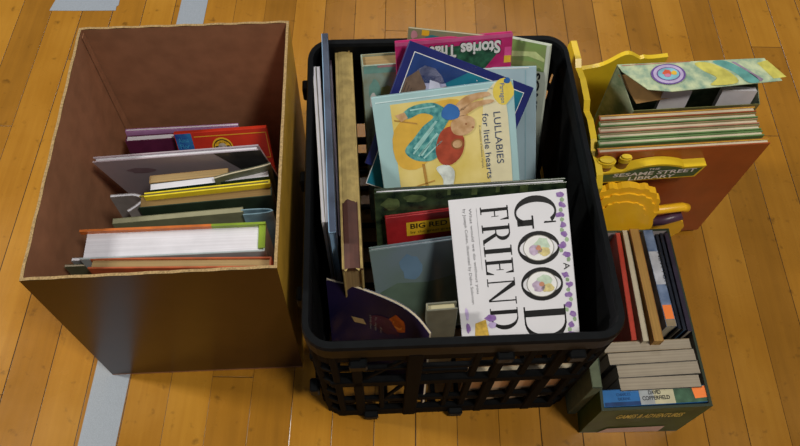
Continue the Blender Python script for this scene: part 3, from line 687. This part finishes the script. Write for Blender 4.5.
def good_art(W):
    k = W/0.140
    a = serif(1, BLACK, 'GOOD', 0.0770*k, 0.0, 0.0490*k, [(0.004, 0.042), (0.045, 0.084), (0.087, 0.126), (0.132, 0.175)])
    a += serif(1, BLACK, 'FRIEND', 0.0370*k, 0.0, 0.0330*k, [(0.012, 0.030), (0.033, 0.056), (0.058, 0.070), (0.073, 0.093), (0.096, 0.127), (0.131, 0.157)])
    PL = [mat('oval_lilac', '#b9a8c0', 0.3, 0.25, 150), mat('oval_straw', '#cdbf86', 0.3, 0.2, 150), mat('oval_mint', '#b9ccb8', 0.3, 0.15, 150), mat('oval_grey', '#8a8880', 0.3, 0.2)]
    for (c0, sd) in ((0.0645, 1), (0.1065, 4)):
        cs = 0.1015*k
        a += [(2, PL[3], ell(cs, c0, 0.0175, 0.0150, 28)), (3, WHT, ell(cs, c0, 0.0167, 0.0142, 28)), (4, PL[2], blob(cs+0.004, c0-0.004, 0.009, 0.007, sd)), (5, PL[0], blob(cs-0.004, c0+0.002, 0.007, 0.006, sd+1)), (5, PL[1], blob(cs+0.006, c0+0.005, 0.007, 0.005, sd+2)), (6, mat('skin_print', '#c48a6e'), blob(cs, c0, 0.003, 0.003, sd))]
    VI = mat('violet_flower', '#a283bd', 0.4, 0.2, 200, col2='#7a569c'); LF = mat('leaf_green', '#8fa886', 0.4, 0.2)
    rr = random.Random(5)
    for i in range(15):
        t = 0.006 + i*0.0115; s = (0.1315 + 0.0022*math.sin(i*2.2))*k
        if 0.083 < t < 0.094: continue
        a.append((2, VI, blob(s, t, 0.0040, 0.0034, i, 10, 0.35))); a.append((1, LF, blob(s+0.002*(-1)**i, t+0.0058, 0.0022, 0.0026, i+20)))
    a += [(2, BLACK, 'T', 'A', 0.1285*k, 0.084, 0.008, 0.007, 'D')]
    a += [(1, INK, 'T', 'What would we do without you', 0.0235*k, 0.012, 0.10, 0.0032, 'D'), (1, INK, 'T', 'by Joseph Cohen, illustrated by Debra Solomon', 0.0165*k, 0.012, 0.112, 0.0032, 'D'), (1, INK, rect(0.0325*k, 0.012, 0.0328*k, 0.085))]
    a += [(2, mat('basket_straw', '#c9a544', 0.5, 0.2, 200), [(0.018*k, 0.147), (0.031*k, 0.143), (0.034*k, 0.17), (0.015*k, 0.17)]), (2, VI, blob(0.037*k, 0.142, 0.007, 0.004, 3)), (3, mat('pale_violet', '#b3a3cc', 0.4, 0.2), blob(0.038*k, 0.15, 0.005, 0.004, 7)),
          (2, VI, blob(0.009*k, 0.152, 0.0025, 0.006, 2)), (2, mat('pale_violet', '#b3a3cc'), blob(0.009*k, 0.135, 0.002, 0.007, 5))]
    return a
P0, P1 = at(448, 200.5, 0.290), at(566.5, 188.5, 0.318)
Wg = (P1-P0).length
book(P0, P1, 0.180, 0.008, 'white book with huge black serif letters and violet flower border', mat('white_gloss_cover', '#dcdce2', 0.22, 0.03, 20), pages_mat('paper_lavender', '#b9b6cc', 0.85), 'T', L=at(460, 333, 0.208), art=good_art(Wg))

P2, P3 = at(448.5, 203.5, 0.277), at(560, 192, 0.300)
paperback(P2, P3, 0.17, 0.003, 'thin lavender-white booklet sticking out behind the white serif-lettered book', pages_mat('paper_lavender', '#b9b6cc', 0.85), WHITE, 'T', L=at(443, 297, 0.165))
# dark bent paperback in the near corner
NP = mat('midnight_cover', '#1d1c44', 0.28, 0.3, 12, col2='#2c2248')
def bent_book():
    up = Vector((0.0, 0.035, 0.150)); up = up.normalized()*0.17
    P = [at(x, y, z) - up for x, y, z in ((326, 280, 0.222), (352, 287, 0.222), (378, 296, 0.222), (400, 306, 0.222), (416, 318, 0.222), (429, 334, 0.222))]
    PT = mat('dim_print', '#8f8a86', 0.4, 0.1); OP = mat('burnt_orange_print', '#b5541f', 0.35, 0.25, 120)
    art = [(1, mat('label_tan', '#b59a6a', 0.4, 0.1), [(0.030, 0.062), (0.046, 0.060), (0.050, 0.070), (0.034, 0.073)]), (1, OP, blob(0.093, 0.040, 0.012, 0.016, 3)), (2, mat('burnt_light', '#cf7a35', 0.35), blob(0.093, 0.042, 0.006, 0.008, 5)), (1, mat('plum_glow', '#4a2238', 0.3, 0.2), blob(0.075, 0.055, 0.02, 0.018, 8))]
    art += [(2, PT, 'T', w_, s_, 0.045, 0.030, 0.0028, 'D') for w_, s_ in (('a family album', 0.055), ('from long ago', 0.062), ('for children', 0.069))]
    return curled('bent_paperback', P, up, -0.004, 'dark blue paperback with bent corner and orange print, in the near crate corner', 'book', CREAM, NP, art)
bent_book()
BONE = mat('bone_cover', '#b0aa8a', 0.5, 0.12, 40)
book(at(427, 311, 0.250), at(458, 308.5, 0.250), 0.16, 0.011, 'small bone-coloured board book with rounded corners beside the white book', mat('grey_green_front', '#6f6f60', 0.5, 0.12), pages_mat('paper_bone', '#b5ae8c', 0.85), 'L', 10, spine_m=BONE, bev=0.0008)

# things lying low in the crate, seen through the lattice and between the books
book(Vector((0.098, 0.2437, 0.150)), Vector((0.236, 0.2514, 0.150)), 0.138, 0.011, 'plain tan hardback standing low against the near lattice of the crate', mat('tan_board_cover', '#e0b88e', 0.6, 0.06), CREAM, 'L', 0)

# ------------------------------------------------------------------ yellow and red library rack
YP = mat('yellow_plastic', '#e3c22a', 0.32, 0.06, 40, 0.5); YP2 = mat('amber_plastic', '#ffc124', 0.35, 0.06, 40)
SGN = mat('sign_green', '#2f5a3a', 0.35, 0.1)
def rack():
    o = Vector((0.36, 0.55, 0))
    root = empty('book_rack', Matrix.Translation(o), 'yellow plastic book rack with stepped side, wavy back and green name sign', 'book rack')
    def pr(name, pts, d, m, par=root, extra=None):
        b = MB(); b.prism([Vector(p)-o for p in pts], d, m)
        if extra: extra(b)
        return b.build(name, par)
    # stepped side panel: outline in the y-z plane
    def sx(y): return 0.2465 + (0.68-y)*0.085
    prof = [(0.470, 0.0), (0.470, 0.222), (0.482, 0.236), (0.500, 0.240), (0.520, 0.237), (0.532, 0.246), (0.560, 0.250), (0.578, 0.245), (0.588, 0.256), (0.620, 0.260), (0.645, 0.255), (0.655, 0.262), (0.688, 0.262), (0.692, 0.250), (0.692, 0.0)]
    pr('side_panel', [(sx(y), y, z) for y, z in prof], (0.0085, 0.0007, 0), YP)
    # wavy back panel
    n = 26; pts = []
    A = at(575, 64, 0.252); B_ = at(668, 52, 0.252)
    for k in range(n+1):
        f_ = k/n; p = A.lerp(B_, f_)
        bump = 0.020*math.exp(-((f_-0.52)/0.16)**2) + (0.004 if f_ > 0.72 else 0)
        pts.append((p.x, p.y, 0.246+bump))
    pr('back_panel', [(A.x, A.y, 0.0)] + pts + [(B_.x, B_.y, 0.0)], (0, -0.007, 0), YP)
    pr('base_panel', [(0.262, 0.484, 0.003), (0.375, 0.492, 0.003), (0.375, 0.672, 0.003), (0.262, 0.655, 0.003)], (0, 0, 0.005), YP)
    # sign standing before the books
    zf = 0.004
    SL, SR = Vector((0.2665, 0.4925, 0)), Vector((0.4165, 0.5085, 0)); dirn = (SR-SL).normalized(); Ls = (SR-SL).length
    def on(x, z, off=0.0): p = SL + dirn*x; return Vector((p.x, p.y, z)) + Vector((0.1, -0.995, 0))*off
    def outline(ins):
        P = [(ins, 0.198+ins), (Ls*0.96-ins, 0.198+ins)]
        P += [(Ls-ins*1.2, 0.224-ins)]
        for k in range(13):
            f_ = 0.80 - 0.55*k/12
            P.append((Ls*f_, 0.224-ins + 0.011*max(0, math.sin(math.pi*(0.80-f_)/0.55))**0.8))
        P += [(ins*1.2, 0.222-ins)]
        return P
    s = MB(); s.prism([on(x, z) - o for x, z in outline(0)], (-0.001, 0.0125, 0), YP)
    s.poly([on(x, z, 0.0006) - o for x, z in outline(0.0032)], SGN)
    def stxt(body, x, z, L, Hh):
        tr, wd = text_polys(body, 0.02)
        for t in tr: s.poly([on(x + a/wd*L, z + b*Hh, 0.0012) - o for a, b in t], WHT)
    stxt('THE', Ls*0.47, 0.2245, 0.015, 0.004); stxt('SESAME STREET', Ls*0.17, 0.2130, Ls*0.75, 0.0080); stxt('LIBRARY', Ls*0.33, 0.2022, Ls*0.42, 0.0080)
    s.build('sign', root, recalc=True)
    # scalloped front panel, plain
    pts = []
    cx, cz = 0.318, 0.138
    for k in range(64):
        a = 2*math.pi*k/64
        r = 1 + 0.075*abs(math.sin(a*9)); rx, rz = 0.051, 0.059
        pts.append((cx + rx*r*math.copysign(abs(math.cos(a))**0.75, math.cos(a)), 0.4955 + 0.2*(rz*r*math.copysign(abs(math.sin(a))**0.75, math.sin(a)) - 0.06), cz + rz*r*math.copysign(abs(math.sin(a))**0.75, math.sin(a))))
    def relief(b):
        for q, dp in ((0.84, 0.0025), (0.62, 0.0045)):
            ring = [Vector((cx+0.002+(p[0]-cx)*q, 0.4856 + 0.2*((p[2]-cz)*q - 0.06), cz+(p[2]-cz)*q))-o for p in pts[::1]]
            b.prism(ring, (0, -dp, 0), YP2)
    pr('scalloped_panel', pts, (0, -0.010, 0), YP2, extra=relief)
    # lower scalloped lobe further along
    pts = []
    for k in range(40):
        a = 2*math.pi*k/40; r = 1 + 0.06*abs(math.sin(a*6))
        pts.append((0.404 + 0.024*r*math.cos(a), 0.492, 0.092 + 0.030*r*math.sin(a)))
    pr('scalloped_lobe', pts, (0, -0.009, 0), YP2)
    # thick rounded rail that projects along the front
    b = MB()
    path = [Vector((0.300, 0.4795, 0.142))-o, Vector((0.33, 0.480, 0.145))-o, Vector((0.37, 0.4815, 0.150))-o, Vector((0.405, 0.484, 0.156))-o, Vector((0.414, 0.486, 0.150))-o]
    b.tube(path, 0.0065, YP2, 12); b.build('rail', root)
    b = MB(); b.tube([Vector((0.365, 0.480, 0.118))-o, Vector((0.390, 0.4815, 0.122))-o, Vector((0.413, 0.484, 0.134))-o], 0.0075, mat('plum_plastic', '#4a3045', 0.35, 0.15), 12); b.build('lower_rail', root)
    b = MB(); b.prism([Vector(p)-o for p in ((0.296, 0.4845, 0.118), (0.330, 0.4845, 0.118), (0.325, 0.4845, 0.095), (0.306, 0.4845, 0.095))], (0, -0.003, 0), mat('red_plastic', '#9c2a20', 0.35, 0.15)); b.build('red_plate', root)
    # two rounded knobs above the sign
    for x0_, r_, y0_, h_ in ((0.2775, 0.0125, 0.5015, 0.243), (0.3015, 0.0082, 0.5035, 0.248)):
        b = MB(); q = Vector((x0_, y0_, 0))-o
        for (zz0, zz1, rr_, mm) in ((0.205, h_-0.010, r_*0.85, mat('brown_plastic', '#8a5a1e', 0.4, 0.15)), (h_-0.010, h_-0.002, r_*1.0, YP), (h_-0.002, h_+0.001, r_*0.8, YP)):
            b.prism([q+Vector((rr_*math.cos(2*math.pi*k/20), rr_*0.55*math.sin(2*math.pi*k/20), zz0)) for k in range(20)], (0, 0, zz1-zz0), mm)
        b.build('knob', root)
rack()

# ---- matching thin books in the rack
TERRA = mat('terracotta_cover', '#9a4a20', 0.35, 0.10, 25); OLIVE = mat('green_board', '#5f7d4a', 0.35, 0.15); YB = mat('yellow_board', '#d9b43c', 0.35, 0.1); PINKB = mat('dull_pink_board', '#a87a62', 0.35, 0.15)
ZR = 0.25
spec = [ # (left px, right px, cover, back)
 ((595.5, 153.5), (771.0, 143.0), TERRA, YB, 'terracotta storybook with yellow back edge, frontmost in the yellow rack'),
 ((596.0, 145.5), (765.0, 135.0), OLIVE, OLIVE, 'thin green-edged storybook directly behind the terracotta one'),
 ((596.2, 139.0), (762.0, 129.0), OLIVE, PINKB, 'thin green and pink storybook third from the front of the rack'),
 ((596.5, 132.7), (760.0, 123.0), PINKB, OLIVE, 'thin pink-edged storybook fourth from the front of the rack'),
 ((596.8, 126.5), (758.5, 117.0), OLIVE, mat('brick_board', '#99502f', 0.35, 0.1), 'green and brick storybook next to the rearmost one in the rack'),
]
prev = None
for i, (a, b_, c1, c2, lb) in enumerate(spec):
    book(at(a[0]+3, a[1], ZR), at(b_[0], b_[1], ZR), 0.242, 0.0085, lb, c1, CREAM, 'L' , 0, back=c2, bt=0.0022, inset=0.002, group='matching storybooks in the yellow rack')
book(at(600, 120.6, ZR+0.001), at(757, 111.2, ZR+0.001), 0.243, 0.0088, 'brick-red storybook with golden back edge, rearmost in the rack', mat('brick_board', '#99502f'), CREAM, 'L', 0, back=YB, bt=0.002, inset=0.002, group='matching storybooks in the yellow rack')

# ------------------------------------------------------------------ open patterned carton with a flap
MAP = mat('pastel_print', '#9cc0aa', 0.3, 0.35, 70, col2='#c6d0a8')
MAPD = mat('green_print', '#7f9c7c', 0.25, 0.35, 45, col2='#a8b294')
def carton():
    z1 = 0.282
    A, B_, C, D = at(617, 65, z1), at(764, 58.5, z1), at(782, 81, z1), at(672, 92, z1)   # flap corners, torn near the left
    D2 = at(648, 90, z1-0.004); D3 = at(622, 72, z1)
    o = (A+B_)/2; o.z = 0
    root = empty('slip_carton', Matrix.Translation(o), 'torn pastel green card carton with open flap and round emblem, behind the rack books', 'carton')
    m = MB(); th = Vector((0, 0, 0.0009))
    P = [A, D3, D2, D, C, B_]
    m.prism([p-o for p in P], th, MAP)
    # printed colours on the flap
    u = (B_-A).normalized(); v = (C-B_); 
    def on(s, t, r): 
        p = A + u*s + Vector((0.0, -1, 0))*t; return Vector((p.x, p.y, z1+0.0009+r)) - o
    GY = mat('map_yellow', '#c4bd5c', 0.3, 0.2, 60); TL_ = mat('map_teal', '#5f9a94', 0.3, 0.2, 60); PU = mat('map_purple', '#8f7f94', 0.3, 0.2, 60)
    art = [(1, GY, smooth([(0.105, 0.004), (0.125, 0.004), (0.150, 0.022), (0.156, 0.040), (0.120, 0.042), (0.13, 0.03), (0.115, 0.018)])), (1, TL_, smooth([(0.130, 0.003), (0.150, 0.003), (0.180, 0.028), (0.185, 0.040), (0.170, 0.040), (0.155, 0.022)])), (1, PU, [(0.155, 0.004), (0.160, 0.004), (0.192, 0.036), (0.188, 0.040), (0.172, 0.02)]),
           (1, GY, [(0.19, 0.008), (0.205, 0.004), (0.224, 0.034), (0.206, 0.036)]), (1, mat('map_red', '#b06a5a', 0.3), [(0.006, 0.0018), (0.1, 0.0), (0.1, 0.0010), (0.006, 0.003)]),
           (2, mat('badge_violet', '#6a4f94', 0.3, 0.1), ell(0.066, 0.0205, 0.0235, 0.0175, 30)), (3, mat('badge_lilac', '#b9abd0', 0.3), ell(0.066, 0.0205, 0.0205, 0.0158, 30)), (4, mat('badge_violet', '#6a4f94'), ell(0.066, 0.0205, 0.0160, 0.0115, 30)), (5, mat('badge_sky', '#7fb4c4', 0.3, 0.2), ell(0.066, 0.0205, 0.0145, 0.0103, 26)), (6, mat('badge_red', '#d05a3c', 0.3), blob(0.064, 0.0195, 0.006, 0.0055, 3)), (6, mat('badge_yel', '#d9b03c', 0.3), blob(0.074, 0.0195, 0.004, 0.004, 4)), (7, mat('badge_pink', '#c07a9c', 0.3), blob(0.064, 0.0235, 0.004, 0.003, 6))]
    put_art(m, art, on)
    m.build('flap', root, recalc=False)
    zb = 0.03
    # back and side walls
    A0, B0 = Vector((A.x, A.y, 0.008)), Vector((B_.x-0.012, B_.y, 0.008))
    m = MB(); m.prism([A-o, Vector((B_.x-0.012, B_.y, z1))-o, B0-o, A0-o], (0, -0.001, 0), MAPD); m.build('back_wall', root)
    E1 = at(633, 111, 0.232); F1 = at(628, 90, 0.262)
    m = MB(); m.prism([A-o, E1-o, Vector((E1.x, E1.y, 0.008))-o, A0-o], (0.001, 0, 0), MAPD); m.build('side_wall', root)
    B1 = Vector((B_.x-0.012, B_.y, z1)); B2_ = at(760, 104, 0.240)
    m = MB(); m.prism([B1-o, B2_-o, Vector((B2_.x, B2_.y, 0.008))-o, B0-o], (-0.001, 0, 0), MAPD); m.build('side_wall', root)
    # low front wall
    m = MB(); m.prism([E1-o, B2_-o, Vector((B2_.x, B2_.y, 0.008))-o, Vector((E1.x, E1.y, 0.008))-o], (0, 0.001, 0), mat('carton_olive', '#7a7a4c', 0.35, 0.3, 40))
    m.build('front_wall', root)
    # buff inner corner flap
    m = MB(); m.prism([Vector((E1.x+0.004, E1.y+0.008, 0.238))-o, Vector((E1.x+0.048, E1.y+0.012, 0.246))-o, Vector((A.x+0.045, E1.y+0.030, 0.270))-o, Vector((A.x+0.004, E1.y+0.030, 0.270))-o], (0, 0.0008, 0.0005), mat('buff_card', '#b89058', 0.7, 0.1)); m.build('corner_flap', root)
    return A, B_, E1, B2_
cA, cB, cE, cB2 = carton()
for k, (px0, px1) in enumerate(((661, 690), (719, 754))):
    a, b_ = at(px0, 108, 0.240), at(px1-8, 104, 0.240)
    a.y = b_.y = cE.y + 0.014 + 0.002*k
    book(a + Vector((0, 0, 0.020)), b_ + Vector((0.008, 0, 0.020)), 0.23, 0.008, 'slim white booklet inside the pastel carton, ' + ('nearer the round emblem' if k == 0 else 'farther from the round emblem'), mat('white_booklet', '#d6d4da', 0.5, 0.04), WHITE, 'L', 30 if False else 8, bt=0.0006, inset=0.0004, name='booklet', cat='booklet', bev=0.0001)

# ------------------------------------------------------------------ small green box
GBX = mat('green_box_print', '#37481a', 0.5, 0.2, 30, ior=1.3); GBI = mat('box_grey_inner', '#6a665e', 0.6, 0.12); GBL = mat('box_cream_line', '#b9b08c', 0.6, 0.1)
def green_box():
    H = 0.118
    top = [at(598, 411, H), at(713, 406, H), Vector((0.3975, 0.470, H)), Vector((0.2735, 0.462, H))]
    top[0].x = 0.2668
    bot = [Vector((p.x, p.y, 0.0)) for p in top]
    bot[0] = at(590, 433, 0); bot[1] = at(676, 431, 0); bot[0].x = 0.2672
    c = sum(bot, Vector())/4; th = 0.0035
    root = empty('storage_box', Matrix.Translation(c), 'small dark green card box full of paperbacks, beside the crate', 'box')
    def inner(P, k):
        a, b_, d = P[k], P[(k+1) % 4], P[k-1]; return a + ((b_-a).normalized() + (d-a).normalized())*th
    ti = [inner(top, k) for k in range(4)]; bi = [inner(bot, k)+Vector((0, 0, 0.003)) for k in range(4)]
    for k, nm in enumerate(('front_wall', 'side_wall', 'back_wall', 'side_wall')):
        j = (k+1) % 4; m = MB()
        m.poly([bot[k]-c, bot[j]-c, top[j]-c, top[k]-c], GBX); m.poly([bi[j]-c, bi[k]-c, ti[k]-c, ti[j]-c], GBI if k != 2 else mat('white_liner', '#cfc4c4', 0.5, 0.05))
        m.poly([top[k]-c, top[j]-c, ti[j]-c, ti[k]-c], mat('dark_green_rim', '#26331f', 0.4, 0.1)); m.poly([bot[k]-c, bi[k]-c, bi[j]-c, bot[j]-c], GBI)
        if k == 0:
            u = (bot[1]-bot[0]); 
            def on(s, t, r):
                p = top[0].lerp(top[1], s).lerp(bot[0].lerp(bot[1], s), t); return p - c + Vector((0, -0.0003-r, 0))
            art = [(1, mat('pink_label', '#c9a8a0', 0.5, 0.08, 300), [(0.24, 0.80), (0.80, 0.74), (0.80, 0.97), (0.18, 0.99)])]
            put_art(m, art, on)
            tr, wd = text_polys('GAMES & ADVENTURES', 0.02)
            for t_ in tr: m.poly([on(0.20 + a/wd*0.62, 0.34 - b_*0.15, EPS*2) for a, b_ in t_], mat('dull_gold_ink', '#d0bb52', 0.5))
        m.build(nm, root, recalc=False)
    m = MB(); m.prism([p-c+Vector((0, 0, 0.0005)) for p in bot], (0, 0, 0.0025), GBI); m.build('base', root)
green_box()

# ---- across the near end: page edges and the blue spine
ZG = 0.121
DC_BLUE = mat('spine_blue', '#2f6fae', 0.3, 0.12, 30); DC_G = mat('spine_green', '#44684e', 0.35, 0.4, 70)
def dc_art():
    W = (at(711, 401.5, 0.1155) - at(602.5, 407.5, 0.1155)).length; t = 0.0215
    g = lambda a, b_: rect(W*a, 0.0005, W*b_, t-0.0005)
    return [(1, mat('spine_cream', '#cfc8a4', 0.35, 0.1, 40), g(0.34, 0.66)), (2, mat('spine_grey', '#a9aeb0', 0.35, 0.15, 40), g(0.34, 0.47)), (1, DC_G, g(0.66, 0.985)), (1, mat('spine_navy', '#1f3f70', 0.3, 0.2), rect(W*0.01, t-0.0055, W*0.34, t-0.0005)),
            (2, mat('spine_navy', '#1f3f70'), 'T', 'CHARLES', W*0.13, 0.0085, W*0.13, 0.0035, 'R'), (2, mat('spine_navy', '#1f3f70'), 'T', 'DICKENS', W*0.14, 0.014, W*0.11, 0.0035, 'R'),
            (3, BLACK, 'T', 'DAVID', W*0.425, 0.0085, W*0.115, 0.0050, 'R', 0.02), (3, BLACK, 'T', 'COPPERFIELD', W*0.36, 0.0155, W*0.255, 0.0050, 'R', 0.02), (2, ORANGE, [(W*0.835, 0.0025), (W*0.965, 0.0010), (W*0.975, 0.0155), (W*0.845, 0.0165)])]
def end_book(a, b_, z, t, label, cover, pages, spine='B', **k):
    return paperback(at(a[0], a[1], z), at(b_[0], b_[1], z), z-0.006, t, label, cover, pages, spine, 0, bt=0.0008, **k)
end_book((604.5, 407.4), (711, 401.5), 0.1155, 0.0215, 'paperback classic with blue and green spine and orange sticker', DC_BLUE, CREAM, 'T', top_art=[(l, m, *r) for l, m, *r in dc_art()])
TANC = mat('kraft_cover', '#8c7a5c', 0.5, 0.15); BLKC = mat('black_cover', '#1c1a1a', 0.4, 0.2)
end_book((621, 391.0), (702, 387.0), 0.118, 0.0170, 'cream-paged paperback touching the blue and green spine', BLKC, GREYP)
end_book((619, 378.0), (701, 373.0), 0.118, 0.0165, 'cream-paged paperback with a pale front line, second from the blue spine', mat('violet_grey_cover', '#8a8274', 0.45, 0.2), GREYP)
end_book((610, 365.5), (697, 360.5), 0.119, 0.0165, 'grey-paged paperback third from the blue spine, black cover line in front', BLKC, GREYP)
end_book((605, 353), (692, 348.5), 0.119, 0.0140, 'grey-paged paperback farthest from the blue spine', TANC, GREYP)
# ---- lengthwise row
def row_book(far, near, z, t, label, cover, pages, spine='B', **k):
    return paperback(at(near[0], near[1], z), at(far[0], far[1], z), z-0.006, t, label, cover, pages, spine, 0, bt=0.0008, **k)
PAPT = pages_mat('paper_golden', '#b28a4c', 0.75)
RED3 = mat('tomato_cover', '#b53c28', 0.35, 0.12)
row_book((620.5, 233), (637, 340), ZG+0.002, 0.007, 'red-covered paperback beside the crate at the edge of the green box', RED3, pages_mat('paper_reddish', '#a84a34', 0.8), 'T', spine_m=RED3)
row_book((627.5, 230), (649, 341), ZG+0.008, 0.0075, 'cream-paged paperback between the red cover and the golden-paged one', mat('ivory_cover', '#a59d86', 0.5, 0.12), CREAM)
row_book((638.5, 228.5), (664, 341), ZG+0.014, 0.0125, 'golden-brown-paged paperback standing highest in the green box', mat('amber_cover', '#9a6a30', 0.5, 0.12), PAPT)
SKY = mat('sky_spine', '#56719c', 0.35, 0.35, 60, col2='#7d8fae')
Wb = 0.17
row_book((652.5, 230), (677, 326), ZG+0.004, 0.0140, 'blue-grey spined paperback with title letters and an orange sticker', SKY, CREAM, 'T', spine_m=SKY,
         top_art=[(1, mat('spine_white', '#b9bcc4', 0.4, 0.15, 80), rect(0.06, 0.0005, 0.11, 0.0135)), (2, BLACK, 'T', 'NEWTON', 0.108, 0.012, 0.050, 0.006, 'L'), (2, ORANGE, rect(0.010, 0.001, 0.030, 0.013)), (1, mat('kraft_cover', '#8c7a5c'), rect(0.0, 0.0005, 0.0095, 0.0135))])
NV2 = mat('blue_black_cover', '#20242f', 0.25, 0.3, 50)
row_book((658.5, 234), (682, 329), ZG+0.003, 0.0045, 'narrow black-spined paperback next to the blue-grey spine', NV2, GREYP, 'T', spine_m=BLKC)
row_book((662.5, 233), (686.5, 330), ZG+0.006, 0.0042, 'narrow shiny dark blue paperback, second from the box wall', NV2, mat('painted_shine_blue', '#4a6a88', 0.25, 0.3), 'T', spine_m=mat('painted_shine_blue', '#4a6a88'))  # lighter blue paints the shine on the dark spine
row_book((668.5, 233), (692.5, 331), ZG+0.006, 0.0060, 'dark plum paperback against the outer wall of the green box', mat('plum_black', '#2c2234', 0.35, 0.2), GREYP, 'T')
# small grey-green book wedged at the crate side, pages coloured dark for the crate's shade
near, far = Vector((0.2660, 0.232, 0.136)), Vector((0.2640, 0.289, 0.136))
book(near, far, 0.135, 0.0125, 'small grey-green book wedged upright between the crate and the green box', mat('lichen_cover', '#626a54', 0.7, 0.12, 90, ior=1.25), pages_mat('paper_shade_dark', '#55503f'), 'T', 0, bt=0.0012, inset=0.002,
     extra=lambda c, x0, h, t: c.box((x0, 0.0006, 0), (x0+0.0012, t-0.0006, h), MATS['lichen_cover']))
